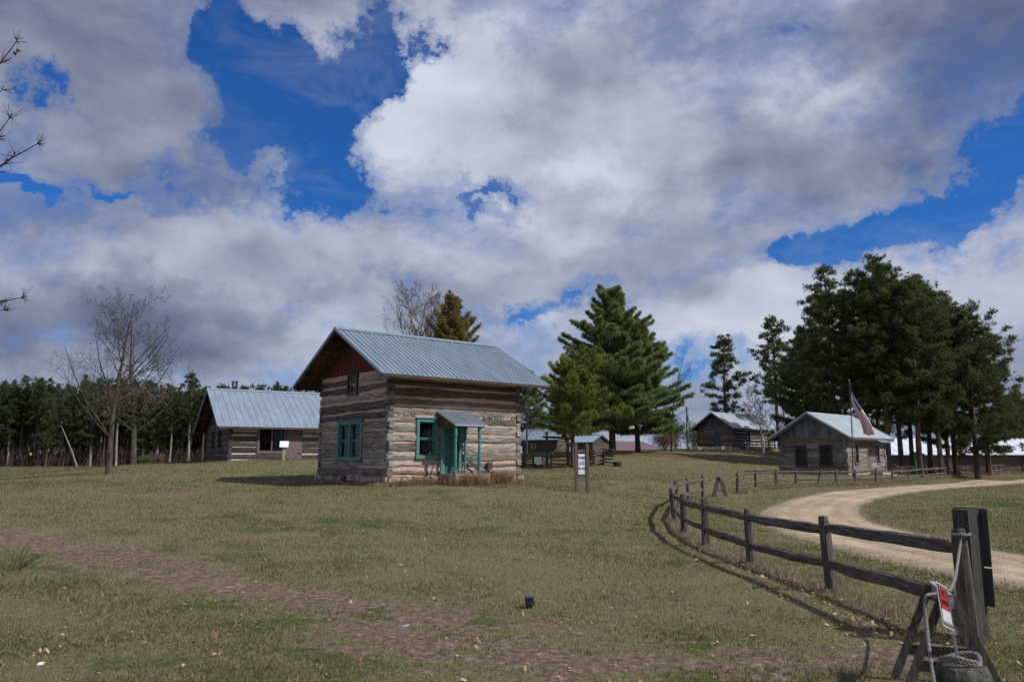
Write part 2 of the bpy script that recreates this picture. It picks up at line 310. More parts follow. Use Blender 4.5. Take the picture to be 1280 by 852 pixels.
# ------------------------------------------------------------------ mesh helpers
class MB:
    def __init__(s): s.v = []; s.f = []; s.mi = []
    def add(s, verts, faces, mi=0):
        k = len(s.v); s.v.extend([tuple(p) for p in verts]); s.f.extend([tuple(i + k for i in f) for f in faces]); s.mi.extend([mi] * len(faces)); return s
    def box(s, x0, x1, y0, y1, z0, z1, mi=0, M=None):
        vs = [Vector(p) for p in ((x0, y0, z0), (x1, y0, z0), (x1, y1, z0), (x0, y1, z0), (x0, y0, z1), (x1, y0, z1), (x1, y1, z1), (x0, y1, z1))]
        if M is not None: vs = [M @ p for p in vs]
        return s.add(vs, [(0, 3, 2, 1), (4, 5, 6, 7), (0, 1, 5, 4), (1, 2, 6, 5), (2, 3, 7, 6), (3, 0, 4, 7)], mi)
    def tube(s, pts, rad, n=8, mi=0, caps=True, squash=1):
        pts = [Vector(p) for p in pts]; rad = rad if isinstance(rad, (list, tuple)) else [rad] * len(pts); vs = []; fs = []
        up = None
        for i, p in enumerate(pts):
            d = (pts[min(i + 1, len(pts) - 1)] - pts[max(i - 1, 0)]).normalized()
            if up is None: up = Vector((0, 0, 1)) if abs(d.z) < .9 else Vector((1, 0, 0))
            x = d.cross(up)
            if x.length < 1e-4: x = d.orthogonal()
            x.normalize(); y = x.cross(d).normalized(); up = y
            for k in range(n):
                a = 2 * math.pi * k / n; vs.append(p + (x * math.cos(a) + y * math.sin(a) * squash) * rad[i])
        for i in range(len(pts) - 1):
            for k in range(n): fs.append((i * n + k, i * n + (k + 1) % n, (i + 1) * n + (k + 1) % n, (i + 1) * n + k))
        if caps: fs.append(tuple(range(n - 1, -1, -1))); fs.append(tuple((len(pts) - 1) * n + k for k in range(n)))
        return s.add(vs, fs, mi)
    def beam(s, a, b, w, h, mi=0, up=(0, 0, 1)):
        a = Vector(a); b = Vector(b); d = (b - a); L = d.length; d.normalize(); x = d.cross(Vector(up))
        if x.length < 1e-4: x = d.orthogonal()
        x.normalize(); z = x.cross(d).normalized(); vs = []
        for p in (a, b):
            for (i, j) in ((-1, -1), (1, -1), (1, 1), (-1, 1)): vs.append(p + x * (i * w / 2) + z * (j * h / 2))
        return s.add(vs, [(3, 2, 1, 0), (4, 5, 6, 7), (0, 1, 5, 4), (1, 2, 6, 5), (2, 3, 7, 6), (3, 0, 4, 7)], mi)
    def mesh(s, name, mats, smooth=False):
        me = bpy.data.meshes.new(name); me.from_pydata(s.v, [], s.f)
        for m_ in (mats if isinstance(mats, (list, tuple)) else [mats]): me.materials.append(m_)
        me.polygons.foreach_set('material_index', s.mi)
        if smooth: me.polygons.foreach_set('use_smooth', [True] * len(s.f))
        me.update(); return me
    def build(s, name, mats, parent=None, smooth=False):
        return link(name, s.mesh(name, mats, smooth), parent)
def link(name, me, parent=None):
    o = bpy.data.objects.new(name, me); COL.objects.link(o)
    if parent is not None: o.parent = parent
    return o
def fastmesh(name, verts, nper, mat, smooth=False, cols=None):
    """many equal polygons: verts (N*nper,3)"""
    me = bpy.data.meshes.new(name); nv = len(verts); nf = nv // nper
    me.vertices.add(nv); me.vertices.foreach_set('co', np.asarray(verts, np.float32).ravel())
    me.loops.add(nv); me.loops.foreach_set('vertex_index', np.arange(nv, dtype=np.int32))
    me.polygons.add(nf); me.polygons.foreach_set('loop_start', np.arange(0, nv, nper, dtype=np.int32))
    me.polygons.foreach_set('loop_total', np.full(nf, nper, np.int32))
    if cols is not None:
        ca = me.color_attributes.new('tint', 'FLOAT_COLOR', 'POINT'); ca.data.foreach_set('color', np.c_[cols, np.ones(len(cols))].astype(np.float32).ravel())
    me.materials.append(mat); me.update(calc_edges=True); return me
def tag(o, label=None, cat=None, group=None, kind=None):
    if label: o['label'] = label
    if cat: o['category'] = cat
    if group: o['group'] = group
    if kind: o['kind'] = kind
    return o
def empty(name, loc, rz=0, label=None, cat=None, group=None):
    o = bpy.data.objects.new(name, None); COL.objects.link(o); o.location = loc; o.rotation_euler = (0, 0, rz)
    o.empty_display_size = .2; return tag(o, label, cat, group)
def copy_tree(o, parent=None):
    c = o.copy(); COL.objects.link(c); c.parent = parent
    for ch in list(o.children): copy_tree(ch, c)
    return c
def nz(x, y=0, z=0): return mnoise.noise(Vector((x, y, z)))

# ------------------------------------------------------------------ ground
def poly_dist(PX, PY, pts):
    best = np.full(PX.shape, 1e9)
    for (x0, y0, w0), (x1, y1, w1) in zip(pts[:-1], pts[1:]):
        dx, dy = x1 - x0, y1 - y0; t = np.clip(((PX - x0) * dx + (PY - y0) * dy) / (dx * dx + dy * dy), 0, 1)
        best = np.minimum(best, np.hypot(PX - x0 - t * dx, PY - y0 - t * dy) / (w0 + (w1 - w0) * t))
    return best
def band(px):
    out = []
    for (u, vt, vb) in px:
        a_ = onground(u, vt); b_ = onground(u, vb); c_ = (a_ + b_) / 2; out.append((c_.x, c_.y, max(.25, (a_.y - b_.y) / 2 * (.55 if u < 450 else .8))))
    return out
DIRT = band([(-80, 648, 672), (0, 655, 690), (80, 666, 700), (200, 690, 733), (300, 718, 758), (400, 728, 775), (480, 742, 800), (560, 765, 835), (640, 768, 852), (740, 776, 860), (860, 788, 860), (1000, 800, 850), (1120, 800, 845)])
DIRT2 = band([(140, 618, 626), (240, 612, 626), (310, 614, 624)])
DRYEDGE = [(p.x, p.y, w) for p, w in ((onground(848, 650), .35), (onground(870, 680), .4), (onground(930, 712), .45), (onground(1000, 740), .5), (onground(1080, 778), .5), (onground(1130, 800), .5))]
def fractal(X, Y, s, octs=5):
    sh = X.shape; x = (X * s).ravel().tolist(); y = (Y * s).ravel().tolist(); V = Vector; f = mnoise.fractal
    return np.array([f(V((a, b_, 0)), .55, 2.1, octs) if abs(a) < 60 * s and b_ < 80 * s else 0. for a, b_ in zip(x, y)]).reshape(sh)
def soil_mask(X, Y):
    d = np.clip(1.75 - poly_dist(X, Y, DIRT), 0, 1.2) - .90
    d = np.maximum(d, .9 * np.clip(1.4 - poly_dist(X, Y, DIRT2), 0, 1) - .80)
    right = np.clip((X - 0) / 3.5, 0, 1) * .22 + np.clip((X + 3) / 3, 0, 1) * .08
    n = fractal(X, Y, .75) * .5 + fractal(X + 31, Y * 1.6 + 7, 2.6, 4) * .62
    return d - right + n
def masks(X, Y):
    d = np.clip(soil_mask(X, Y) * 1.4 + .5, 0, 1)
    dry = np.clip(1.6 - poly_dist(X, Y, DRYEDGE), 0, 1)
    pine = np.zeros_like(X)
    for (cx, cy, rx, ry) in ((10, 71, 7, 3), (14, 73, 6, 3), (4, 66, 3, 3), (27, 88, 6, 2.5), (40, 67, 12, 6), (-30, 130, 60, 11), (20, 92, 6, 2.5)):
        pine = np.maximum(pine, np.clip(1.5 - np.hypot((X - cx) / rx, (Y - cy) / ry), 0, 1))
    far = np.clip(1.6 - np.hypot((X - 8) / 22, (Y - 62) / 12), 0, 1) * .55
    dry = np.maximum(dry, far)
    dry = np.maximum(dry, .45 * np.clip(1.5 - np.hypot((X + 14) / 8, (Y - 46) / 4), 0, 1))
    return d, dry, pine
xs = np.sinh(np.linspace(-6.1, 6.1, 620)) * 6.8; ys = np.r_[np.linspace(-60, 4, 12)[:-1], 4 + (np.sinh(np.linspace(0, 5.4, 620)) * 13.5)]
GX, GY = np.meshgrid(xs, ys); GZ = gz(GX, GY)
GZ = GZ + .012 * np.sin(GX * 1.9 + np.sin(GY * 1.3) * 2) * np.cos(GY * 1.6 + GX * .6)
far_r = np.hypot(GX, GY - 60); GZ = GZ
nx, ny = len(xs), len(ys)
gm = bpy.data.meshes.new('ground'); idx = np.arange(nx * ny).reshape(ny, nx)
quads = np.stack([idx[:-1, :-1], idx[:-1, 1:], idx[1:, 1:], idx[1:, :-1]], -1).reshape(-1, 4)
gm.vertices.add(nx * ny); gm.vertices.foreach_set('co', np.stack([GX, GY, GZ], -1).astype(np.float32).ravel())
gm.loops.add(quads.size); gm.loops.foreach_set('vertex_index', quads.ravel().astype(np.int32))
gm.polygons.add(len(quads)); gm.polygons.foreach_set('loop_start', np.arange(0, quads.size, 4, dtype=np.int32)); gm.polygons.foreach_set('loop_total', np.full(len(quads), 4, np.int32))
gm.polygons.foreach_set('use_smooth', np.ones(len(quads), bool))
d_, dry_, pn_ = masks(GX, GY)
ca = gm.color_attributes.new('cover', 'FLOAT_COLOR', 'POINT'); ca.data.foreach_set('color', np.stack([d_, dry_, pn_, np.ones_like(d_)], -1).astype(np.float32).ravel())
gm.update(calc_edges=True)
m, N, b = material('lawn_and_bare_soil', .95, 0, .15)
at_ = N.n('ShaderNodeAttribute'); at_.attribute_name = 'cover'; sp = N.n('ShaderNodeSeparateColor'); N.l(at_.outputs['Color'], sp.inputs[0])
o = objco(N)
n_big = N.noise(o, .11, 4, .6); n_mid = N.noise(o, .9, 6, .68, .3); n_sml = N.noise(o, 9, 6, .7); n_fin = N.noise(N.mapping(o, (1, .6, 1)), 16, 8, .78)
GRASS_D, GRASS_L, STRAW = (.022, .035, .010), (.09, .112, .032), (.20, .165, .095)
gr = N.ramp(n_fin, [(.3, GRASS_D), (.62, GRASS_L)])
strf = N.m('ADD', N.m('ADD', N.m('MULTIPLY', n_mid, .75), N.m('MULTIPLY', n_big, .9)), N.m('MULTIPLY', n_sml, .5))
strf = N.m('ADD', strf, N.m('MULTIPLY', sp.outputs[1], .5))
straw_k = N.ramp(strf, [(.98, .05), (1.24, .40), (1.5, .78)])
strawc = N.ramp(n_fin, [(.3, (.085, .07, .04)), (.6, STRAW)])
gcol = N.mix(straw_k, gr, strawc)
soil = N.ramp(N.m('ADD', N.m('MULTIPLY', n_sml, .6), N.m('MULTIPLY', n_fin, .5)), [(.38, (.034, .022, .016)), (.50, (.098, .066, .048)), (.60, (.175, .128, .095)), (.72, (.36, .28, .20))])
sk = N.m('ADD', sp.outputs[0], N.m('MULTIPLY', N.m('SUBTRACT', N.noise(o, 7, 6, .72, .3), .5), 1.0))
gcol = N.mix(N.ramp(sk, [(.42, 0), (.56, .97)]), gcol, soil)
duff = N.ramp(n_sml, [(.3, (.05, .026, .015)), (.7, (.16, .085, .048))])
gcol = N.mix(N.ramp(N.m('ADD', sp.outputs[2], N.m('MULTIPLY', N.m('SUBTRACT', n_mid, .5), 2.2)), [(.30, 0), (.80, .85)]), gcol, duff)
N.l(gcol, b.inputs['Base Color']); bump(N, b, N.m('ADD', N.m('MULTIPLY', n_fin, .4), n_sml), .05, .8)
gm.materials.append(m)
ground = link('ground', gm); tag(ground, kind='structure')

# gravel road: a strip laid between its two verges
OUT = [(1900, 905), (1620, 830), (1420, 775), (1280, 739), (1244, 733), (1179, 719), (1129, 708), (1071, 694), (1021, 681), (974, 667), (950, 655), (944, 645), (956, 635), (992, 622.5), (1036, 614.5), (1107, 609), (1197, 603), (1280, 598), (1400, 592)]
INN = [(1900, 800), (1620, 757), (1420, 722), (1280, 694), (1240, 687), (1179, 674), (1140, 666), (1118, 660), (1093, 653), (1081, 646), (1077, 640), (1079, 634), (1086, 629), (1103, 623), (1125, 618.5), (1150, 614.5), (1200, 609.5), (1280, 604), (1400, 597)]
A_ = [onground(*q) for q in OUT]; B_ = [onground(*q) for q in INN]
def cr(P, t):
    i = min(int(t), len(P) - 2); f_ = t - i; p0, p1, p2, p3 = P[max(i - 1, 0)], P[i], P[i + 1], P[min(i + 2, len(P) - 1)]
    return .5 * ((2 * p1) + (p2 - p0) * f_ + (2 * p0 - 5 * p1 + 4 * p2 - p3) * f_ ** 2 + (3 * p1 - p0 - 3 * p2 + p3) * f_ ** 3)
rv = []; rf = []; NS, NC = 300, 24
for i in range(NS + 1):
    t = (len(A_) - 1) * i / NS; pa, pb = cr(A_, t), cr(B_, t)
    for j in range(NC + 1):
        s_ = j / NC; e = .05 * nz(i * .45, 3 if j < NC / 2 else 9) + .03 * nz(i * 1.7, 5 if j < NC / 2 else 11)
        q = pa.lerp(pb, min(max(s_ + (e if s_ in (0, 1) else 0), -.1), 1.1)); z = g(q.x, q.y)
        off = -.04 if j in (0, NC) else .022 + .03 * math.sin(math.pi * s_)
        for c_ in (.3, .7): off -= .014 * math.exp(-((s_ - c_) / .07) ** 2)
        rv.append((q.x, q.y, z + off + .004 * nz(q.x * 3, q.y * 3)))
for i in range(NS):
    for j in range(NC):
        k = i * (NC + 1) + j; rf.append((k, k + 1, k + NC + 2, k + NC + 1))
m, N, b = material('tan_gravel', .95, 0, .2); o = objco(N)
n1 = N.noise(o, .35, 4, .6); n2 = N.noise(o, 3.2, 6, .65); n3 = N.noise(o, 45, 3, .7)
c = N.ramp(N.m('ADD', N.m('ADD', N.m('MULTIPLY', n1, .4), N.m('MULTIPLY', n2, .3)), N.m('MULTIPLY', n3, .35)), [(.34, (.20, .145, .095)), (.50, (.345, .265, .18)), (.66, (.50, .41, .30))])
wa_ = N.n('ShaderNodeAttribute'); wa_.attribute_name = 'wear'
c = N.mix(1.0, c, N.ramp(N.m('ADD', wa_.outputs['Fac'], N.m('MULTIPLY', N.m('SUBTRACT', n2, .5), .8)), [(.1, .70), (.8, 1.06)]), 'MULTIPLY')
N.l(c, b.inputs['Base Color']); bump(N, b, n3, .02)
rb_ = MB(); rb_.add(rv, rf); road = rb_.build('road', m, None, True); ra_ = road.data.color_attributes.new('wear', 'FLOAT_COLOR', 'POINT'); wr = []
for i in range(NS + 1):
    for j in range(NC + 1):
        s_ = j / NC; w_ = sum(math.exp(-((s_ - c_) / .085) ** 2) for c_ in (.22, .42, .62, .82)) * (.75 + .5 * nz(i * .05, s_ * 3)); wr += [w_, w_, w_, 1]
ra_.data.foreach_set('color', wr); tag(road, kind='structure')
RP = np.array([[(cr(A_, (len(A_) - 1) * i / 60) + cr(B_, (len(A_) - 1) * i / 60)).x / 2, (cr(A_, (len(A_) - 1) * i / 60) + cr(B_, (len(A_) - 1) * i / 60)).y / 2, (cr(A_, (len(A_) - 1) * i / 60) - cr(B_, (len(A_) - 1) * i / 60)).length / 2] for i in range(61)])
EA = [cr(A_, (len(A_) - 1) * i / 90) for i in range(91)]; EB = [cr(B_, (len(B_) - 1) * i / 90) for i in range(91)]
def road_d(X, Y):
    """0 inside the road, growing to 1 thirty centimetres outside it"""
    P = [(p.x, p.y) for p in EA] + [(p.x, p.y) for p in EB[::-1]]; ins = np.zeros(X.shape, bool)
    for (x0, y0), (x1, y1) in zip(P, P[1:] + P[:1]):
        if y0 == y1: continue
        c = ((y0 > Y) != (y1 > Y)) & (X < (x1 - x0) * (Y - y0) / (y1 - y0) + x0); ins ^= c
    dist = np.minimum(poly_dist(X, Y, [(p.x, p.y, .3) for p in EA]), poly_dist(X, Y, [(p.x, p.y, .3) for p in EB]))
    return np.where(ins, -dist, dist)

# ------------------------------------------------------------------ grass, leaves (uncountable)
rng = np.random.default_rng(5)
def scatter(n, ymin, ymax, pw=1.0):
    Y = ymin * (ymax / ymin) ** (rng.random(n) ** pw); X = (rng.random(n) * 2 - 1) * (Y * .76 + 4.0); return X, Y
def vnoise(X, Y, s):
    out = np.zeros_like(X)
    for k, (a, b_, c) in enumerate(((1.0, .3, 0), (-.4, .9, 2), (.7, -.8, 4), (.2, 1.3, 1), (1.4, .6, 3))): out += np.sin((X * a + Y * b_) * s * (1 + .23 * k) + c + 1.7 * np.sin((X * b_ - Y * a) * s * .6 + c))
    return out / 5
def blades(n, ymin, ymax, pw, hmin, hmax, wd, name):
    X, Y = scatter(n, ymin, ymax, pw); d, dry, pn = masks(X, Y); rd = road_d(X, Y)
    patch = vnoise(X, Y, 2.6) * .5 + vnoise(X, Y, 7.0) * .5
    keep = (rng.random(n) > np.clip(d * 1.25 - .1 + patch * .15, 0, .98)) & (rd > -.2 + .35 * rng.standard_normal(n)) & (pn < .6)
    X, Y, d, dry, patch = X[keep], Y[keep], d[keep], dry[keep], patch[keep]; n = len(X); Z = gz(X, Y) - .004
    th = rng.random(n) * 6.283; h = hmin + (hmax - hmin) * rng.random(n) ** 1.4; h *= (1 + .35 * vnoise(X, Y, 1.1) + .5 * np.clip(vnoise(X, Y, 4.3) - .25, 0, 1)); w = wd * (.7 + .6 * rng.random(n)) * (1 + Y / 13); h = h * (1 + Y / 60)
    lean = .35 + .9 * rng.random(n); ph = rng.random(n) * 6.283
    base = np.stack([X, Y, Z], 1); sd = np.stack([np.cos(th), np.sin(th), 0 * th], 1) * (w / 2)[:, None]
    tip = base + np.stack([np.cos(ph) * lean * h, np.sin(ph) * lean * h, h], 1)
    V = np.stack([base - sd, base + sd, tip], 1).reshape(-1, 3)
    k = rng.random(n); st = np.clip(.355 + .20 * np.exp(-((X - .5) / 6) ** 2 - ((Y - 17) / 8) ** 2) - .22 * np.clip((X - 9) / 6, 0, 1) * (Y < 50) + .5 * dry + .50 * vnoise(X, Y, .45) + .32 * vnoise(X, Y, 1.7) + .40 * vnoise(X, Y * 2.5, .16), .05, .95)
    isst = rng.random(n) < st
    gcol = np.array([.037, .054, .013]) * (1 - k)[:, None] + np.array([.118, .138, .034]) * k[:, None]
    scol = np.array([.125, .105, .055]) * (1 - k)[:, None] + np.array([.35, .305, .19]) * k[:, None]
    col = np.where(isst[:, None], scol, gcol); cols = np.repeat(col, 3, 0)
    return V, cols
V1, c1 = blades(760000, 5.0, 120, 1.0, .02, .05, .0055, 'a')
m, N, b = material('grass_blades', .8, 0, .2); a_ = N.n('ShaderNodeAttribute'); a_.attribute_name = 'tint'; N.l(a_.outputs['Color'], b.inputs['Base Color'])
t_ = N.n('ShaderNodeBsdfTranslucent'); N.l(a_.outputs['Color'], t_.inputs[0]); mx = N.n('ShaderNodeMixShader'); mx.inputs[0].default_value = .35
N.l(b.outputs[0], mx.inputs[1]); N.l(t_.outputs[0], mx.inputs[2]); N.l(mx.outputs[0], m.node_tree.nodes['Material Output'].inputs[0])
tag(link('grass', fastmesh('grass', V1, 3, m, cols=c1)), 'short green and straw coloured lawn grass around the bare path', 'grass', kind='stuff')
def leaves_mesh(name, n, ymin, ymax, pw, size, mat, posfn=None):
    X, Y = scatter(n, ymin, ymax, pw) if posfn is None else posfn(n)
    n = len(X); Z = gz(X, Y) + .012 + .02 * rng.random(n); s = size * (.5 + rng.random(n))
    th = rng.random(n) * 6.283; tl = rng.standard_normal((n, 2)) * .45
    ax = np.stack([np.cos(th), np.sin(th), tl[:, 0]], 1) * s[:, None]; ay = np.stack([-np.sin(th), np.cos(th), tl[:, 1]], 1) * (s * .55)[:, None]; c = np.stack([X, Y, Z], 1)
    up = np.zeros_like(c); up[:, 2] = s * .35 * rng.random(n)
    P = [c - ax, c - ax * .3 - ay + up, c + ax * .4 - ay * .7, c + ax + up, c + ax * .3 + ay, c - ax * .4 + ay * .8 + up]
    return fastmesh(name, np.stack(P, 1).reshape(-1, 3), 6, mat)
def fence_pos(n):
    P = np.array([q[:2] for q in DRYEDGE]); t = rng.random(n) * (len(P) - 1); i = np.minimum(t.astype(int), len(P) - 2); f_ = (t - i)[:, None]
    q = P[i] * (1 - f_) + P[i + 1] * f_ + rng.standard_normal((n, 2)) * [.22, .3]; return q[:, 0], q[:, 1]
tag(link('fallen_leaves', leaves_mesh('fallen_leaves', 4200, 5.8, 45, .9, .019, M_LEAF)), 'tan and brown dry leaves scattered over the lawn', 'leaves', kind='stuff')
tag(link('leaf_drift', leaves_mesh('leaf_drift', 650, 6, 30, 1, .024, M_LEAF, fence_pos)), 'drift of dry brown leaves caught under the near rail fence', 'leaves', kind='stuff')

# ------------------------------------------------------------------ log buildings
def cut(s0, s1, z0, z1, openings):
    """pieces of the strip s0..s1 left over by openings that overlap z0..z1"""
    iv = [(s0, s1)]
    for (a, b_, c, d) in openings:
        ov = min(z1, d) - max(z0, c)
        if ov < .35 * (z1 - z0): continue
        nv = []
        for (p, q) in iv:
            if b_ <= p or a >= q: nv.append((p, q)); continue
            if a > p: nv.append((p, a))
            if b_ < q: nv.append((b_, q))
        iv = nv
    return [(p, q) for p, q in iv if q - p > .06]
def log_wall(parent, L, zt, frame, openings, pitch, gap, mats, chink, seed, thick=.2, ext=.06, brown_above=99, phase=0, notched=None, wav=1.0):
    """frame(s, depth, z) maps wall coordinates to the house; depth grows into the wall"""
    rnd = random.Random(seed); mb = MB(); z = .0; k = 0
    while z < zt - .06:
        ph = pitch * rnd.uniform(.8, 1.2)
        if zt - (z + ph) < pitch * .5: ph = zt - z
        gp = gap * rnd.uniform(.2, 1.7) * (1.45 if z > brown_above else .8)
        z0, z1 = z + gp * .5, z + ph - gp * .5
        e = ext if (k + phase) % 2 == 0 else ext * .35
        mi = 0 if z < brown_above else (1 if rnd.random() < .75 else 0)
        for (p, q) in cut(-e, L + e, z0, z1, openings):
            n = max(2, int((q - p) / .14)); ring = []; off = rnd.uniform(0, 99); proud = rnd.uniform(-.012, .02)
            isn = notched is not None and abs((z0 + z1) / 2 - notched) < pitch * .5
            for i in range(n + 1):
                s = p + (q - p) * i / n
                a0 = .085 * wav * nz(s * .55, off) + .03 * wav * nz(s * 2.6, off + 5); a1 = .085 * wav * nz(s * .5, off + 20) + .035 * wav * nz(s * 2.9, off + 25)
                ww = min(1, (s + ext) * 2 + .2, (L + ext - s) * 2 + .2)
                lo = z0 + a0 * ww; hi = max(z1 + a1 * ww, lo + .06); hh = hi - lo
                if isn and (int((s + .1) / .21) % 2 == 0): pass
                b0 = .012 * nz(s * 2.2, off + 40) + proud
                prof = ((thick, lo + .02), (.035 - b0 * .5, lo), (.0 - b0, lo + hh * .07), (-.014 - b0, lo + hh * .35), (-.012 - b0 + .014 * nz(s * 5, off + 60), lo + hh * .75), (.006 - b0, lo + hh * .96), (.05, hi), (thick, hi - .02))
                ring.append([frame(s, d, zz) for d, zz in prof])
            vs = [v for r_ in ring for v in r_]; m_ = len(ring[0]); fs = []
            for i in range(n):
                for j in range(m_): fs.append((i * m_ + j, (i + 1) * m_ + j, (i + 1) * m_ + (j + 1) % m_, i * m_ + (j + 1) % m_))
            fs.append(tuple(range(m_ - 1, -1, -1))[::-1]); fs.append(tuple(n * m_ + j for j in range(m_))[::-1])
            mb.add(vs, fs, mi)
            if isn:      # joist-end blocks standing up from the notched log
                s = p + .1
                while s < q - .2:
                    if rnd.random() < .88:
                        w = rnd.uniform(.17, .25); zt_ = z1 + rnd.uniform(.07, .12)
                        vs = [frame(*c) for c in ((s, -.02, z1 - .05), (s + w, -.02, z1 - .05), (s + w, .1, z1 - .05), (s, .1, z1 - .05), (s + .01, -.015, zt_), (s + w, -.015, zt_ - .01), (s + w, .1, zt_), (s, .1, zt_))]
                        mb.add(vs, [(0, 3, 2, 1), (4, 5, 6, 7), (0, 1, 5, 4), (1, 2, 6, 5), (2, 3, 7, 6), (3, 0, 4, 7)], mi)
                    s += rnd.uniform(.27, .36)
        z += ph; k += 1
    wl = mb.build('wall', mats, parent)
    cb = MB(); zc = sorted(set([0, zt] + [x for o_ in openings for x in o_[2:]]))
    for c, d in zip(zc[:-1], zc[1:]):
        for (p, q) in cut(.03, L - .03, c, d, openings):
            vs = [frame(*t) for t in ((p, .022, c), (q, .022, c), (q, thick - .02, c), (p, thick - .02, c), (p, .022, d), (q, .022, d), (q, thick - .02, d), (p, thick - .02, d))]
            cb.add(vs, [(0, 3, 2, 1), (4, 5, 6, 7), (0, 1, 5, 4), (1, 2, 6, 5), (2, 3, 7, 6), (3, 0, 4, 7)])
    cb.build('chinking', chink, wl)
    return wl
def fr_front(s, d, z): return (s, d, z)
def fr_left(Wd): return lambda s, d, z: (d, s, z)
def fr_back(Wd): return lambda s, d, z: (s, Wd - d, z)
def fr_right(L): return lambda s, d, z: (L - d, s, z)
def fbox(mb, frame, s0, s1, d0, d1, z0, z1, mi=0):
    vs = [frame(*t) for t in ((s0, d0, z0), (s1, d0, z0), (s1, d1, z0), (s0, d1, z0), (s0, d0, z1), (s1, d0, z1), (s1, d1, z1), (s0, d1, z1))]
    return mb.add(vs, [(0, 3, 2, 1), (4, 5, 6, 7), (0, 1, 5, 4), (1, 2, 6, 5), (2, 3, 7, 6), (3, 0, 4, 7)], mi)
def window(parent, frame, s0, s1, z0, z1, fm, cols=1, fw=.09, proud=.05, muntin=(1, 1), sash=True, cap=True, sashm=None, dep=.10):
    """openings s0..s1 x z0..z1: casing, sashes with muntins, glass"""
    mb = MB(); pr = -proud
    fbox(mb, frame, s0, s0 + fw, pr, dep + .06, z0, z1); fbox(mb, frame, s1 - fw, s1, pr, dep + .06, z0, z1)
    fbox(mb, frame, s0 + fw, s1 - fw, pr - .004, dep + .06, z1 - fw, z1); fbox(mb, frame, s0 - .03, s1 + .03, pr - .03, dep + .06, z0 - .05, z0 + fw * .5)
    if cap: fbox(mb, frame, s0 - .05, s1 + .05, pr - .045, dep, z1 + .002, z1 + .05)
    w = mb.build('window', fm, parent)
    inner = (s1 - s0 - 2 * fw); cw = inner / cols
    for c in range(cols):
        a = s0 + fw + cw * c; b_ = a + cw
        if c: m2 = MB(); fbox(m2, frame, a - .035, a + .035, pr + .01, dep + .04, z0 + fw * .5, z1 - fw - .003); m2.build('mullion', fm, w)
        sb = MB(); t = .045; zl, zh = z0 + fw * .5 + .003, z1 - fw - .003; zm = (zl + zh) / 2; a1, b1 = a + (.037 if c else .003), b_ - (.037 if c < cols - 1 else .003)
        for (zz0, zz1, dd) in ((zl, zm, dep - .02), (zm + .002, zh, dep - .05)):
            fbox(sb, frame, a1, a1 + t, dd, dd + .035, zz0, zz1); fbox(sb, frame, b1 - t, b1, dd, dd + .035, zz0, zz1)
            fbox(sb, frame, a1 + t, b1 - t, dd, dd + .035, zz0, zz0 + t); fbox(sb, frame, a1 + t, b1 - t, dd, dd + .035, zz1 - t, zz1)
            for i in range(1, muntin[0]):
                x = a1 + (b1 - a1) * i / muntin[0]; fbox(sb, frame, x - .012, x + .012, dd + .004, dd + .03, zz0 + t, zz1 - t)
            for i in range(1, muntin[1]):
                x = zz0 + (zz1 - zz0) * i / muntin[1]; fbox(sb, frame, a1 + t, b1 - t, dd + .006, dd + .028, x - .012, x + .012)
        sb.build('sash', sashm or fm, w)
        gb = MB(); vs = [frame(*t_) for t_ in ((a1 + t, dep - .016, zl + t), (b1 - t, dep - .016, zl + t), (b1 - t, dep - .016, zh - t), (a1 + t, dep - .016, zh - t))]; gb.add(vs, [(0, 1, 2, 3)])
        gb.build('pane', M_GLASS, w)
    return w
def gable(parent, L, Wd, z0, rise, x, mat, facing, openings=(), lift=0, bw=.19, name='gable', eps=.0):
    """vertical boards filling the triangle; facing -1: outer face towards -x"""
    mb = MB(); y = 0; k = 0; rnd = random.Random(7)
    while y < Wd - .001:
        y1 = min(y + bw, Wd)
        zt = lambda yy: z0 + lift + rise * (1 - abs(yy - Wd / 2) / (Wd / 2))
        d = .004 * (k % 2) + rnd.uniform(0, .004); k += 1
        segs = [(y + .004, y1 - .004)]; mid = (y + y1) / 2
        lowz = z0
        parts = [(z0, None)]
        for (a, b_, c, dd) in openings:
            if a < mid < b_: parts = [(z0, c), (dd, None)] if c > z0 else [(dd, None)]
        for (zl, zh) in parts:
            ya, yb = segs[0]; ta = zh if zh is not None else zt(ya); tb = zh if zh is not None else zt(yb)
            if max(ta, tb) <= zl: continue
            xo = x + facing * d; xi = x - facing * .04
            pk = [(ya, ta), (yb, tb)]
            if zh is None and ya < Wd / 2 < yb: pk = [(ya, ta), (Wd / 2, zt(Wd / 2)), (yb, tb)]
            out = [(xo, ya, zl), (xo, yb, zl)] + [(xo, yy, zz) for yy, zz in pk[::-1]]; inn = [(xi, p[1], p[2]) for p in out]; n = len(out)
            fs = [tuple(range(n)) if facing > 0 else tuple(range(n - 1, -1, -1)), tuple(range(2 * n - 1, n - 1, -1)) if facing > 0 else tuple(range(n, 2 * n))]
            for i in range(n): fs.append((i, (i + 1) % n, n + (i + 1) % n, n + i))
            mb.add(out + inn, fs)
        y = y1
    return mb.build(name, mat, parent)
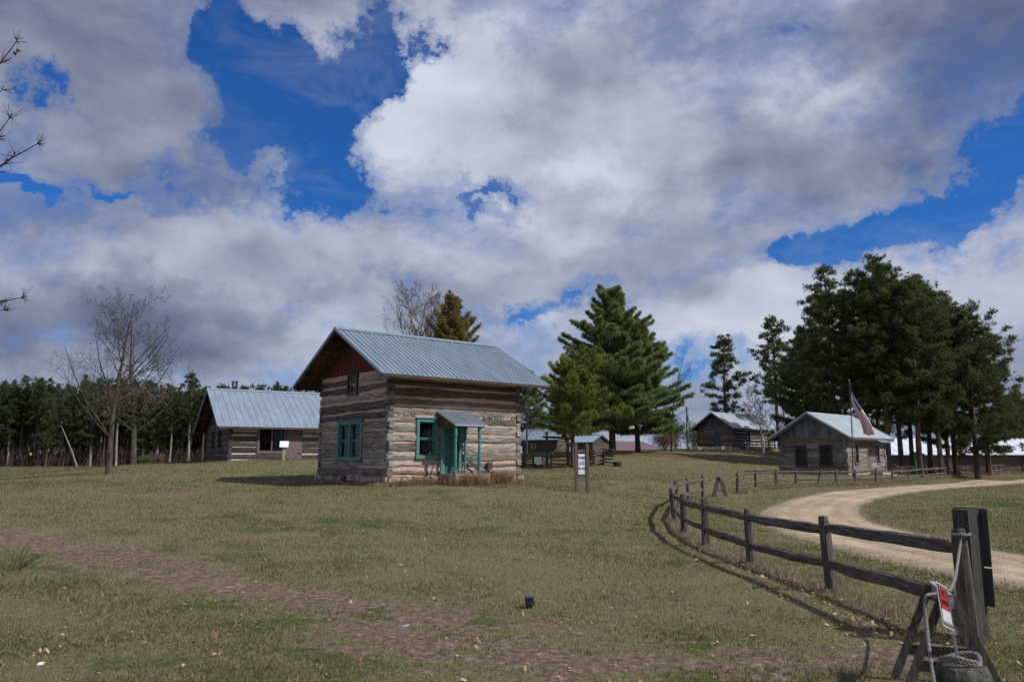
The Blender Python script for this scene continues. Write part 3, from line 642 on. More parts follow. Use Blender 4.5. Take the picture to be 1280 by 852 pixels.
def gable_roof(parent, L, Wd, zap, slope, oe, og, mat, rib=.235, ribh=.038, t=.05, under=M_SOFFIT, fascia=M_FASCIA, rafters=True, fh=.16):
    """ridge along x at height zap (top face); slope = drop per metre"""
    half = Wd / 2 + oe; ze = zap - slope * half; n = math.sqrt(1 + slope * slope)
    rb = MB(); x0, x1 = -og, L + og
    for sgn in (-1, 1):
        ye = Wd / 2 + sgn * half; yr = Wd / 2
        nzv = Vector((0, sgn * slope, 1)).normalized()
        def P(x, k, h): return (x, yr + (ye - yr) * k, zap + (ze - zap) * k + h)
        for (a, b_, h0, h1) in ((x0, x1, -.012, 0.0),):
            vs = [P(a, 0, h0), P(b_, 0, h0), P(b_, 1, h0), P(a, 1, h0), P(a, 0, h1), P(b_, 0, h1), P(b_, 1, h1), P(a, 1, h1)]
            rb.add(vs, [(0, 3, 2, 1), (4, 5, 6, 7), (0, 1, 5, 4), (1, 2, 6, 5), (2, 3, 7, 6), (3, 0, 4, 7)])
        if rib:
            k = int((x1 - x0) / rib); dx = (x1 - x0 - .06) / k
            for i in range(k + 1):
                x = x0 + .03 + dx * i; w0, w1 = .026, .016
                vs = [P(x - w0, 0, .001), P(x + w0, 0, .001), P(x + w1, 0, ribh), P(x - w1, 0, ribh), P(x - w0, 1, .001), P(x + w0, 1, .001), P(x + w1, 1, ribh), P(x - w1, 1, ribh)]
                rb.add(vs, [(0, 1, 2, 3), (4, 7, 6, 5), (0, 4, 5, 1), (1, 5, 6, 2), (2, 6, 7, 3), (3, 7, 4, 0)])
    # ridge cap and verge flashings
    for sgn in (-1, 1):
        w = .16; vs = [(x0 - .012, Wd / 2, zap + ribh + .03), (x1 + .012, Wd / 2, zap + ribh + .03), (x1 + .012, Wd / 2 + sgn * w, zap + ribh + .012 - slope * w), (x0 - .012, Wd / 2 + sgn * w, zap + ribh + .012 - slope * w)]
        vs += [(p[0], p[1], p[2] - .012) for p in vs]
        rb.add(vs, [(0, 1, 2, 3), (7, 6, 5, 4), (0, 4, 5, 1), (1, 5, 6, 2), (2, 6, 7, 3), (3, 7, 4, 0)])
        for xe, o_ in ((x0, -.02), (x1, .02)):
            a = (xe + o_ * .5, Wd / 2 + sgn * .02, zap - .02 - slope * .02); b_ = (xe + o_ * .5, Wd / 2 + sgn * half, ze - .02); rb.beam(a, b_, .022, .11)
    roof = rb.build('roof', mat, parent)
    db = MB(); nb = 14
    for sgn in (-1, 1):
        for i in range(nb):
            k0, k1 = i / nb + .002, (i + 1) / nb - .002
            vs = []
            for h in (-.045, -.016):
                for (x, k) in ((x0 + .03, k0), (x1 - .03, k0), (x1 - .03, k1), (x0 + .03, k1)): vs.append((x, Wd / 2 + sgn * half * k * .995, zap + (ze - zap) * k + h))
            db.add(vs, [(0, 3, 2, 1), (4, 5, 6, 7), (0, 1, 5, 4), (1, 2, 6, 5), (2, 3, 7, 6), (3, 0, 4, 7)])
    db.build('deck', under, roof)
    fb = MB()
    for sgn in (-1, 1):
        for xe in (x0 + .045, x1 - .045):
            fb.beam((xe, Wd / 2 + sgn * .01, zap - .06 - fh / 2), (xe, Wd / 2 + sgn * (half - .03), ze - .06 - fh / 2 + .02), .04, fh)
        ye = Wd / 2 + sgn * (half - .02); fb.box(x0 + .07, x1 - .07, ye - .02, ye + .02, ze - .05 - fh * .55, ze - .03)
    fb.build('fascia', fascia, roof)
    if rafters:
        rf_ = MB(); k = int((x1 - x0) / .6)
        for i in range(1, k):
            x = x0 + (x1 - x0) * i / k
            for sgn in (-1, 1): rf_.beam((x, Wd / 2 + sgn * .05, zap - .105), (x, Wd / 2 + sgn * (half - .06), ze - .105 + .02), .045, .11)
        rf_.build('rafters', under, roof)
    return roof
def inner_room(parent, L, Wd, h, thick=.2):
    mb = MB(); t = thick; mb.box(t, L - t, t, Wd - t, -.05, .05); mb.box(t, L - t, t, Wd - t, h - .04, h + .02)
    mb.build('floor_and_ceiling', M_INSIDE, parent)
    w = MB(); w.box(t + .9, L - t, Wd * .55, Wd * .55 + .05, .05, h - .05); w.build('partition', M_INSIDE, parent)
def stones(parent, x0, x1, y0, y1, z0, z1, seed, wall=.32, size=.42):
    rnd = random.Random(seed); mb = MB()
    def run(p, q, nrm):
        d = Vector(q) - Vector(p); Ln = d.length; d.normalize(); rows = max(1, int((z1 - z0) / .2)); rh = (z1 - z0) / rows
        for r_ in range(rows):
            s = 0
            while s < Ln - .02:
                w = min(size * rnd.uniform(.4, 1.6), Ln - s); o_ = rnd.uniform(-.05, .06)
                c = Vector(p) + d * (s + w / 2); vs = []; nn = Vector(nrm)
                for (i, j, k) in ((-1, -1, 0), (1, -1, 0), (1, -1, 1), (-1, -1, 1), (-1, 1, 0), (1, 1, 0), (1, 1, 1), (-1, 1, 1), (0, -1.25, .5)):
                    jw = .88 + rnd.uniform(-.08, .08) if j < 0 else 1
                    vs.append(c + d * (i * w / 2 * jw) + nn * (.06 * -j * (1 if j < 0 else 2.5) + o_) + Vector((0, 0, z0 + rh * (r_ + .08 + .84 * k) + rnd.uniform(-.03, .03))))
                mb.add(vs, [(0, 1, 8), (1, 2, 8), (2, 3, 8), (3, 0, 8), (4, 7, 6, 5), (0, 4, 5, 1), (1, 5, 6, 2), (2, 6, 7, 3), (3, 7, 4, 0)])
                s += w
    run((x0, y0, 0), (x1, y0, 0), (0, -1, 0)); run((x0, y1, 0), (x0, y0, 0), (-1, 0, 0)); run((x1, y0, 0), (x1, y1, 0), (1, 0, 0)); run((x1, y1, 0), (x0, y1, 0), (0, 1, 0))
    f_ = mb.build('foundation', M_STONE, parent)
    c_ = MB(); c_.box(x0 + .02, x1 - .02, y0 + .02, y1 - .02, z0 - .1, z1 - .03); c_.build('mortar', M_CHINKG, f_)
    return f_

# ---- house 1: two-storey log house
L, Wd, HW = 6.62, 5.9, 4.06
h1 = empty('log_house', H1[:2] + (H1[3],), H1[2], 'two-storey grey log house with pink chinking, dark red gable and green porch, nearest the camera', 'log house')
WIN_F = (1.25, 2.24, .74, 2.28); WIN_S = (2.02, 4.14, .69, 2.24); WIN_A = (2.5, 3.46, 3.32, 4.2); DOOR = (2.5, 3.45, .08, 2.02)
log_wall(h1, L, HW, fr_front, [WIN_F, DOOR], .335, .085, [M_LOG, M_LOGB], M_CHINKP, 3, brown_above=2.6, notched=2.33)
log_wall(h1, Wd, HW, fr_left(Wd), [WIN_S, WIN_A], .37, .06, [M_LOG, M_LOG], M_CHINKP, 9, brown_above=2.5, phase=1)
log_wall(h1, L, HW, fr_back(Wd), [], .335, .08, [M_LOG, M_LOGB], M_CHINKP, 13, brown_above=3)
log_wall(h1, Wd, HW, fr_right(L), [], .35, .07, [M_LOG, M_LOG], M_CHINKP, 19, phase=1)
stones(h1, -.08, L + .1, -.1, Wd + .08, -.62, .0, 5)
window(h1, fr_front, *WIN_F, M_GREEN, 1, .13, .06)
window(h1, lambda s, d, z: (d, s, z), *WIN_S, M_GREEN, 2, .13, .06)
ZR = 6.02; SL = (1.66 + 0) / 2.95 * 1.0
SL = .56
wa = window(h1, lambda s, d, z: (d, s, z), 2.56, 3.40, 3.36, 4.2, M_WINFRAME, 1, .07, .05, (3, 1), cap=False, sashm=M_SILVERWOOD)
gable(h1, L, Wd, HW, 1.62, .05, M_BOARDR, -1, [(2.5, 3.46, 3, 4.22)], lift=.24)
gable(h1, L, Wd, HW, 1.62, L - .05, M_BOARDR, 1, lift=.24)
gable_roof(h1, L, Wd, 6.06, SL, .95, .92, M_ROOF, fh=.12)
inner_room(h1, L, Wd, 2.5)
# things behind the front window
cb = MB(); cb.box(1.95, 2.12, .17, .19, .85, 2.1); cb.build('curtain', M_CURTAIN, h1)
jb = MB(); jb.tube([(2.0, .15, .83), (2.0, .15, .96)], .04, 10); jb.build('jar', M_WHITE, h1)
# door
db = MB(); db.box(2.62, 3.33, .07, .11, .12, 1.93)
for (a, b_, c, d) in ((2.68, 2.94, .25, .95), (3.01, 3.27, .25, .95), (2.68, 2.94, 1.05, 1.85), (3.01, 3.27, 1.05, 1.85)):
    db.box(a, b_, .055, .068, c, d)
dr = db.build('door', M_SHADEGREEN, h1)
kb = MB(); kb.tube([(3.27, .05, 1.0), (3.27, .0, 1.0), (3.27, -.02, 1.0)], [.012, .03, .02], 8); kb.build('handle', M_BLACK, dr)
fb = MB(); fb.box(2.5, 2.62, -.04, .14, .1, 2.02); fb.box(3.33, 3.45, -.04, .14, .1, 2.02); fb.box(2.62, 3.33, -.037, .14, 1.93, 2.02); fb.build('door_frame', M_GREEN, h1)
vb = MB(); vb.box(-.2, -.12, 2.95, 3.38, -.22, .0)
for i in range(5): vb.box(-.215, -.19, 2.97, 3.36, -.2 + i * .04, -.185 + i * .04)
vb.build('vent', M_BLACK, h1)
pb = MB(); pb.box(2.28, 3.98, -1.28, -.12, -.62, .10); pf = pb.build('porch_floor', M_STONE, h1)
for (px, py) in ((2.34, -1.16), (3.52, -1.16), (2.38, -.14), (3.56, -.14)):
    q = MB(); q.tube([(px, py, .1), (px, py, .2), (px, py, .22), (px, py, .7), (px, py, .74), (px, py, 1.3), (px, py, 1.36), (px, py, 1.5), (px, py, 1.54), (px, py, 1.6), (px, py, 1.97)], [.075, .075, .05, .062, .072, .05, .07, .048, .07, .075, .075] if py < -1 else .06, 10)
    q.build('porch_post', M_GREEN, h1)
q = MB(); q.beam((2.36, -.16, .98), (2.34, -1.14, .98), .045, .05); q.build('porch_rail', M_GREEN, h1)
q = MB(); q.beam((3.56, -.2, .98), (4.5, -.34, .18), .045, .06); q.build('porch_rail', M_GREEN, h1)
q = MB(); q.beam((3.6, -.36, .60), (4.55, -.42, -.1), .05, .14); q.build('rail_shadow_bar', M_LOGD, h1)  # dark bar standing in for the shadow below the sloping handrail
q = MB(); q.box(4.72, 4.98, -.16, -.08, .26, .56); q.build('meter_box', M_FASCIA, h1)
q = MB()
x0, x1, yo, zi, zo = 2.2, 3.82, -1.33, 2.60, 2.0
def PR(x, k, h): return (x, -.03 + (yo + .03) * k, zi + (zo - zi) * k + h)
vs = [PR(x0, 0, -.03), PR(x1, 0, -.03), PR(x1, 1, -.03), PR(x0, 1, -.03), PR(x0, 0, 0), PR(x1, 0, 0), PR(x1, 1, 0), PR(x0, 1, 0)]
q.add(vs, [(0, 3, 2, 1), (4, 5, 6, 7), (0, 1, 5, 4), (1, 2, 6, 5), (2, 3, 7, 6), (3, 0, 4, 7)])
for i in range(15):
    x = x0 + .02 + (x1 - x0 - .04) * i / 14; vs = [PR(x - .03, 0, .002), PR(x + .03, 0, .002), PR(x, 0, .045), PR(x - .03, 1, .002), PR(x + .03, 1, .002), PR(x, 1, .045)]
    q.add(vs, [(0, 1, 2), (3, 5, 4), (0, 3, 4, 1), (1, 4, 5, 2), (2, 5, 3, 0)])
pr_ = q.build('porch_roof', M_ROOFP, h1)
q = MB()
for xx in (x0 + .03, x1 - .05):
    for i in range(4):
        ya, yb = -.05 - 1.1 * i / 4, -.05 - 1.1 * (i + 1) / 4 + .01; za, zb = zi - .05 - .46 * (-ya / 1.3) * 1.3, zi - .05 - .46 * (-yb / 1.3) * 1.3
        za = zi - .04 + (zo - zi) * (-ya - .03) / 1.3; zb = zi - .04 + (zo - zi) * (-yb - .03) / 1.3
        vs = [(xx, ya, 1.98), (xx, yb, 1.98), (xx, yb, zb), (xx, ya, za), (xx + .02, ya, 1.98), (xx + .02, yb, 1.98), (xx + .02, yb, zb), (xx + .02, ya, za)]
        q.add(vs, [(0, 3, 2, 1), (4, 5, 6, 7), (0, 1, 5, 4), (1, 2, 6, 5), (2, 3, 7, 6), (3, 0, 4, 7)])
q.box(x0 + .06, x1 - .06, -1.22, -1.14, 1.93, 2.0); q.build('porch_boards', M_SOFFIT, pr_)
# stool on the porch
A1 = Vector((math.cos(H1[2]), math.sin(H1[2]), 0)); B1 = Vector((-A1.y, A1.x, 0))
def loc1(s, d, z): return Vector((H1[0], H1[1], H1[3])) + A1 * s + B1 * d + Vector((0, 0, z))
st = empty('stool', loc1(2.88, -.85, .1), H1[2], 'small grey wooden stool standing on the porch floor beside the post', 'stool')
q = MB(); q.box(-.15, .15, -.12, .12, .42, .455); q.build('seat', M_GREEN, st)
for (i, j) in ((-1, -1), (1, -1), (1, 1), (-1, 1)):
    q = MB(); q.tube([(i * .15, j * .12, 0), (i * .1, j * .08, .42)], [.016, .018], 6); q.build('leg', M_SILVERWOOD, st)
q = MB(); q.beam((-.13, -.1, .16), (.13, -.1, .16), .02, .02); q.beam((-.13, .1, .16), (.13, .1, .16), .02, .02); q.build('stretcher', M_SILVERWOOD, st)

# ---- house 2: long low log cabin on the left
L2, W2, HW2 = 9.2, 8.4, 2.42
h2 = empty('log_cabin', H2[:2] + (H2[3],), H2[2], 'low log cabin with mauve door and long blue-grey roof, left of the two-storey house', 'log cabin')
op2 = [(1.76, 3.58, .55, 2.26), (3.6, 4.68, .12, 2.26)]
log_wall(h2, L2, HW2, fr_front, op2, .40, .13, [M_LOGD, M_LOGB], M_CHINKW, 23, wav=.6, brown_above=1.1)
op2s = [(2.5, 3.9, .75, 2.15), (5.0, 6.4, .75, 2.15)]
log_wall(h2, W2, HW2, fr_left(W2), op2s, .40, .09, [M_LOGD, M_LOG], M_CHINKG, 29, phase=1, wav=.7)
log_wall(h2, L2, HW2, fr_back(W2), [], .40, .12, [M_LOGD, M_LOG], M_CHINKW, 31); log_wall(h2, W2, HW2, fr_right(L2), [], .40, .1, [M_LOGD, M_LOG], M_CHINKW, 37, phase=1)
window(h2, fr_front, *op2[0], M_MAUVE, 2, .13, .05, (2, 1), cap=False, sashm=M_BLACK)
for w_ in op2s: window(h2, lambda s, d, z: (d, s, z), *w_, M_WINFRAME, 1, .12, .04, (2, 1), cap=False)
q = MB()
for i in range(7): q.box(3.62 + i * .15, 3.762 + i * .15, -.03 - .004 * (i % 2), .03, .12, 2.28)
d2 = q.build('door', M_MAUVE, h2); 
for zz_ in (.45, 1.7): q = MB(); q.box(4.42, 4.66, -.06, -.036, zz_, zz_ + .05); q.build('hinge', M_BLACK, d2)
q = MB(); q.box(-.1, L2 + .1, -.12, W2 + .1, -.35, .02); q.build('foundation', M_CONC, h2)
gable(h2, L2, W2, HW2, 2.30, .05, M_LOGD, -1, lift=0); gable(h2, L2, W2, HW2, 2.30, L2 - .05, M_LOGD, 1, lift=0)
gable_roof(h2, L2, W2, 4.84, .56, .62, .85, M_ROOF2, rib=.42, ribh=.035)
inner_room(h2, L2, W2, 2.3)
for dx in (0, .24):
    q = MB(); q.tube([(.9 + dx, W2 / 2 + .3, 4.3), (.9 + dx, W2 / 2 + .3, 5.42)], .085, 10); q.tube([(.9 + dx, W2 / 2 + .3, 5.4), (.9 + dx, W2 / 2 + .3, 5.48)], .12, 10); q.build('flue', M_DMETAL, h2)

# ---- house 3: cabin on the rise, behind
L3, W3, HW3 = 8.4, 5.1, 2.4
h3 = empty('log_cabin', H3[:2] + (H3[3],), H3[2], 'log cabin on the far rise with a slate blue door, behind the white birch', 'log cabin')
o3s = [(1.95, 2.85, .05, 2.1)]; o3f = [(2.35, 3.15, .7, 2.0), (5.4, 6.0, .8, 1.9)]
log_wall(h3, L3, HW3, fr_front, o3f, .34, .12, [M_LOGD, M_LOGD], M_CHINKW, 41, wav=.6); log_wall(h3, W3, HW3, fr_left(W3), o3s, .36, .05, [M_LOGB, M_LOG], M_CHINKG, 43, phase=1)
log_wall(h3, L3, HW3, fr_back(W3), [], .34, .1, [M_LOGD, M_LOGD], M_CHINKW, 47); log_wall(h3, W3, HW3, fr_right(L3), [], .34, .1, [M_LOGD, M_LOGD], M_CHINKW, 49, phase=1)
q = MB(); q.box(-.02, .05, 1.95, 2.85, .03, 2.1); q.build('door', M_BLUEDOOR, h3)
for w_ in o3f: window(h3, fr_front, *w_, M_BLUEDOOR, 1, .1, .04, (2, 1), cap=False)
gable(h3, L3, W3, HW3, 1.55, .04, M_BOARDG, -1, [(2.1, 2.8, 2.55, 3.15)], lift=.16); gable(h3, L3, W3, HW3, 1.55, L3 - .04, M_BOARDG, 1, lift=.16)
window(h3, lambda s, d, z: (d + .02, s, z), 2.1, 2.8, 2.56, 3.14, M_BOARDG, 2, .05, .03, cap=False)
q = MB(); q.box(-.1, L3 + .1, -.1, W3 + .1, -.5, .02); q.build('foundation', M_STONE, h3)
gable_roof(h3, L3, W3, 4.22, .63, .5, .8, M_ROOF3, rib=.6, ribh=.02, rafters=False, under=M_LOGD, fascia=M_LOGD); inner_room(h3, L3, W3, 2.3)

# ---- house 4: cabin by the flagpole
L4, W4, HW4 = 6.4, 4.9, 2.46
h4 = empty('log_cabin', H4[:2] + (H4[3],), H4[2], 'small log schoolhouse cabin with grey board gable, directly behind the far rail fence and flagpole', 'log cabin')
o4s = [(.98, 1.92, .5, 1.95), (2.8, 3.68, .5, 1.95)]; o4f = [(1.2, 1.85, .65, 2.0), (3.1, 3.65, .15, 2.05), (4.75, 5.3, .62, 2.0)]
log_wall(h4, L4, HW4, fr_front, o4f, .33, .05, [M_LOG, M_LOGB], M_CHINKG, 53); log_wall(h4, W4, HW4, fr_left(W4), o4s, .33, .03, [M_LOG, M_LOGB], M_CHINKG, 59, phase=1, brown_above=2.0)
log_wall(h4, L4, HW4, fr_back(W4), [], .33, .05, [M_LOG, M_LOG], M_CHINKG, 61); log_wall(h4, W4, HW4, fr_right(L4), [], .33, .05, [M_LOG, M_LOG], M_CHINKG, 67, phase=1)
for w_ in o4s: window(h4, lambda s, d, z: (d, s, z), *w_, M_WINFRAME, 1, .11, .05, (4, 1), cap=False)
for w_ in (o4f[0], o4f[2]): window(h4, fr_front, *w_, M_MAUVE, 1, .09, .04, (2, 1), cap=False)
q = MB(); q.box(3.12, 3.63, .0, .05, .15, 2.03); q.build('door', M_MAUVE, h4)
gable(h4, L4, W4, HW4, 1.42, .03, M_BOARDG, -1, [(2.15, 2.7, 3.05, 3.5)], lift=.2, bw=.24); gable(h4, L4, W4, HW4, 1.42, L4 - .03, M_BOARDG, 1, lift=.2, bw=.24)
window(h4, lambda s, d, z: (d + .02, s, z), 2.15, 2.7, 3.06, 3.5, M_BOARDG, 2, .05, .03, cap=False)
q = MB(); q.box(-.05, L4 + .05, -.06, W4 + .05, -.5, .01); q.build('foundation', M_CONC, h4)
gable_roof(h4, L4, W4, 4.18, .60, .5, .5, M_ROOF3, rib=0, ribh=.005, rafters=False, under=M_LOGD, fascia=M_BROWN, fh=.2); inner_room(h4, L4, W4, 2.35)
q = MB()
vs = [(3.7, -.03, 2.5), (5.45, -.03, 2.5), (5.5, -.85, 2.15), (3.65, -.85, 2.15)]; vs += [(p[0], p[1], p[2] - .05) for p in vs]
q.add(vs, [(0, 1, 2, 3), (7, 6, 5, 4), (0, 4, 5, 1), (1, 5, 6, 2), (2, 6, 7, 3), (3, 7, 4, 0)])
for x in (3.75, 5.4): q.beam((x, -.05, 1.8), (x, -.8, 2.12), .06, .06)
q.build('door_hood', M_ROOF, h4)
q = MB(); q.box(3.3, 5.2, -.95, -.15, -.3, .06); q.box(3.5, 4.9, -1.3, -.95, -.4, -.1); q.build('doorstep', M_SILVERWOOD, h4)

# ---- small dark cabin and sheds behind the yard fence
P = at(653, 569, 95); h5 = empty('log_cabin', P, -.36, 'tiny dark log cabin beyond the yard gate, right behind the two-storey house', 'log cabin')
log_wall(h5, 4.3, 1.9, fr_front, [(1.1, 1.7, .8, 1.4)], .3, .05, [M_LOGD, M_LOGD], M_LOGD, 71); log_wall(h5, 3.6, 1.9, fr_right(4.3), [], .3, .07, [M_LOGD, M_LOGD], M_CHINKG, 73, phase=1)
log_wall(h5, 3.6, 1.9, fr_left(3.6), [], .3, .07, [M_LOGD, M_LOGD], M_CHINKG, 79, phase=1); log_wall(h5, 4.3, 1.9, fr_back(3.6), [], .3, .07, [M_LOGD, M_LOGD], M_CHINKG, 83)
window(h5, fr_front, 1.1, 1.7, .8, 1.4, M_CONC, 1, .08, .04, cap=False)
gable(h5, 4.3, 3.6, 1.9, 1.0, 4.26, M_LOGD, 1, lift=.1); gable(h5, 4.3, 3.6, 1.9, 1.0, .04, M_LOGD, -1, lift=.1)
gable_roof(h5, 4.3, 3.6, 3.08, .56, .45, .35, M_ROOF, rib=.5, rafters=False, under=M_LOGD, fascia=M_LOGD)
P = at(713, 570, 92); h6 = empty('shed', P, -.75, 'low dark shed with pale metal roof behind the yard gate', 'shed')
q = MB(); q.box(0, 3.2, 0, .08, 0, 1.5); q.box(0, .08, .08, 3.2, 0, 1.5); q.box(3.12, 3.2, .08, 3.2, 0, 1.5); q.box(.08, 3.12, 3.12, 3.2, 0, 1.5); q.build('wall', M_LOGD, h6)
gable(h6, 3.2, 3.2, 1.5, .75, .05, M_LOGD, -1, lift=.1); gable(h6, 3.2, 3.2, 1.5, .75, 3.15, M_LOGD, 1, lift=.1)
gable_roof(h6, 3.2, 3.2, 2.45, .5, .15, .15, M_ROOF2, rib=.5, rafters=False, under=M_LOGD, fascia=M_LOGD)
# maroon hipped roof building over the rise
P = at(748, 566, 118); h7 = empty('low_building', (P.x, P.y, P.z - 1.9), -.1, 'long building with low maroon roof, half hidden by the rise under the pines', 'building')
q = MB(); q.box(.6, 9.6, .6, 8, 0, 2.1); q.build('wall', M_BARNW, h7)
q = MB(); q.add([(-1.5, 0, 2.1), (10.6, 0, 2.1), (10.6, 8.6, 2.1), (-1.5, 8.6, 2.1), (.5, 4.3, 3.8), (6.6, 4.3, 3.7), (-1.5, 0, 1.95), (10.6, 0, 1.95), (10.6, 8.6, 1.95), (-1.5, 8.6, 1.95)], [(0, 1, 5, 4), (1, 2, 5), (2, 3, 4, 5), (3, 0, 4), (6, 7, 1, 0), (7, 8, 2, 1), (8, 9, 3, 2), (9, 6, 0, 3), (9, 8, 7, 6)])
q.build('roof', M_ROOFM, h7)
# long barn on the right
P = at(1052, 589, 100); h8 = empty('long_barn', P, -.035, 'long low brown barn with a white metal roof behind the tall pines on the right', 'barn')
q = MB(); q.box(0, 46, 0, 9, -.3, 2.15); q.build('wall', M_BARNW, h8)
q = MB(); q.add([(-.4, -.5, 2.1), (46.4, -.5, 2.1), (46.4, 4.5, 4.2), (-.4, 4.5, 4.2), (46.4, 9.5, 2.1), (-.4, 9.5, 2.1), (-.4, -.5, 2.0), (46.4, -.5, 2.0), (46.4, 9.5, 2.0), (-.4, 9.5, 2.0)], [(0, 1, 2, 3), (3, 2, 4, 5), (6, 7, 1, 0), (8, 9, 5, 4), (9, 6, 0, 3), (9, 3, 5), (7, 8, 4, 2), (7, 2, 1), (9, 8, 7, 6)])
for i in range(51): x = -.4 + i * .936; q.beam((x, -.5, 2.115), (x, 4.5, 4.215), .05, .03)
q.build('roof', M_ROOFW, h8)
for i in range(5):
    q = MB(); x = 6 + i * 8; q.box(x, x + 2.4, -.06, -.003, .1, 1.9); q.build('door', M_WINFRAME, h8)
# building with red gable peeping above the left cabin's roof
P = at(385, 575, 74); h9 = empty('red_gabled_building', P, .52 + math.pi / 2 * 0 - .35, 'building with a dark red gable peeping over the left cabin roof', 'building')
q = MB(); q.box(-3, 3, 0, 7, -.5, 4.6); q.build('wall', M_BOARDR, h9)
q = MB(); q.add([(-3, -.01, 4.6), (3, -.01, 4.6), (0, -.01, 6.2)], [(0, 1, 2)]); q.add([(-3, .05, 4.6), (3, .05, 4.6), (0, .05, 6.2)], [(2, 1, 0)]); q.build('gable', M_BOARDR, h9)
q = MB()
for s_ in (-1, 1):
    vs = [(0, -1, 6.35), (0, 8, 6.35), (s_ * 3.7, 8, 4.38), (s_ * 3.7, -1, 4.38)]; vs += [(p[0], p[1], p[2] - .1) for p in vs]; q.add(vs, [(0, 1, 2, 3), (7, 6, 5, 4), (0, 4, 5, 1), (1, 5, 6, 2), (2, 6, 7, 3), (3, 7, 4, 0)])
q.build('roof', M_ROOF2, h9)

# ------------------------------------------------------------------ trees
def tubes_np(segs, n=5):
    """segs: list of (p0,p1,r0,r1) -> quads"""
    if not segs: return np.zeros((0, 3))
    P0 = np.array([s[0] for s in segs], float); P1 = np.array([s[1] for s in segs], float); r0 = np.array([s[2] for s in segs]); r1 = np.array([s[3] for s in segs])
    d = P1 - P0; d /= np.maximum(np.linalg.norm(d, axis=1, keepdims=True), 1e-6); ref = np.where(np.abs(d[:, 2:3]) < .9, [[0, 0, 1.]], [[1., 0, 0]])
    x = np.cross(d, ref); x /= np.linalg.norm(x, axis=1, keepdims=True); y = np.cross(d, x); out = []
    for k in range(n):
        a0, a1 = 2 * math.pi * k / n, 2 * math.pi * (k + 1) / n
        c0 = x * math.cos(a0) + y * math.sin(a0); c1 = x * math.cos(a1) + y * math.sin(a1)
        out.append(np.stack([P0 + c0 * r0[:, None], P0 + c1 * r0[:, None], P1 + c1 * r1[:, None], P1 + c0 * r1[:, None]], 1))
    return np.concatenate(out, 0).reshape(-1, 3)
def norm(v): return v / max(1e-9, np.linalg.norm(v))
def limb(rs, segs, p, d, length, r, steps, gn=.12, upb=.03, rend=.35):
    pts = [(p.copy(), d.copy(), r)]
    for i in range(steps):
        d = norm(d + rs.normal(0, gn, 3) + np.array([0, 0, upb])); q = p + d * length / steps; r2 = r * (1 - (1 - rend) / steps * 1.0) if False else r + (r * 0 + (pts[0][2] * rend) - pts[0][2]) / steps
        segs.append((p, q, r, max(r2, .003))); p = q; r = max(r2, .003); pts.append((p.copy(), d.copy(), r))
    return pts
def bare_tree(seed, h, r0, fork=.28, spread=1.0, depth=4, nb=(11, 5, 5, 4), leader=True, minr=.006, upb=.05, ang=(35, 65)):
    rs = np.random.default_rng(seed); big = []; small = []; tips = []
    tr = limb(rs, big, np.zeros(3), np.array([0, 0, 1.]), h * .96, r0, 14, .045, .04, .08)
    def sub(pts, length, lvl):
        n = nb[min(lvl, len(nb) - 1)]
        for i in range(n):
            t = (fork if lvl == 0 else .22) + (1 - (fork if lvl == 0 else .22)) * (i + rs.random()) / n
            k = min(int(t * (len(pts) - 1)), len(pts) - 1); p, d, r = pts[k]; a = rs.random() * 6.283 + i * 2.4
            o = norm(np.cross(d, [math.cos(a), math.sin(a), .3])); an = math.radians(rs.uniform(*ang)) * (1 if lvl else 1)
            nd = norm(d * math.cos(an) + o * math.sin(an)); 
            ln = length * (1.12 - t * (.72 if lvl == 0 else .55)) * rs.uniform(.7, 1.1); r2 = max(minr, min(r * .5, r0 * (.27 if lvl == 0 else .12) * ln / length + minr))
            segs = big if lvl == 0 else small
            pp = limb(rs, segs, p, nd, ln, r2, 7 if lvl == 0 else (5 if lvl == 1 else 3), .085, upb * (1.6 if lvl == 0 else 1), .25)
            if lvl + 1 < depth: sub(pp, ln * .52, lvl + 1)
            else: tips.append(pp[-1][0])
    sub(tr, h * .46 * spread, 0)
    return big, small, np.array(tips)
def make_bare(name, loc, mats, label, cat='tree', group=None, rz=0, leaves=None, **kw):
    t = empty(name, loc, rz, label, cat, group); big, small, tips = bare_tree(**kw)
    link('trunk', fastmesh('trunk', tubes_np(big, 8), 4, mats[0]), t)
    link('crown', fastmesh('crown', tubes_np(small, 4), 4, mats[1]), t)
    if leaves:
        n, size, zmax, mat, s = leaves; rs = np.random.default_rng(s); c = tips[(tips[:, 2] < zmax) & (np.hypot(tips[:, 0], tips[:, 1]) < 2.3)]; c = c[rs.integers(0, len(c), n)] + rs.normal(0, .12, (n, 3))
        a = rs.normal(0, 1, (n, 3)); a /= np.linalg.norm(a, axis=1, keepdims=True); b_ = np.cross(a, rs.normal(0, 1, (n, 3))); b_ /= np.linalg.norm(b_, axis=1, keepdims=True); sz = size * rs.uniform(.6, 1.3, (n, 1))
        link('dry_leaves', fastmesh('dry_leaves', np.stack([c - a * sz, c - b_ * sz * .5, c + a * sz, c + b_ * sz * .5], 1).reshape(-1, 3), 4, mat), t)
    return t
def tufts(rs, C, A, K, ln, w, spread=.75):
    """needle clusters at C pointing along A"""
    n = len(C); d = A[:, None, :] * .75 + rs.normal(0, spread, (n, K, 3)); d /= np.linalg.norm(d, axis=2, keepdims=True)
    s = np.cross(d, rs.normal(0, 1, (n, K, 3))); s /= np.linalg.norm(s, axis=2, keepdims=True)
    L_ = ln * rs.uniform(.6, 1.25, (n, K, 1)); base = C[:, None, :] + d * L_ * .1
    return np.stack([base - s * w / 2, base + s * w / 2, base + d * L_], 2).reshape(-1, 3)
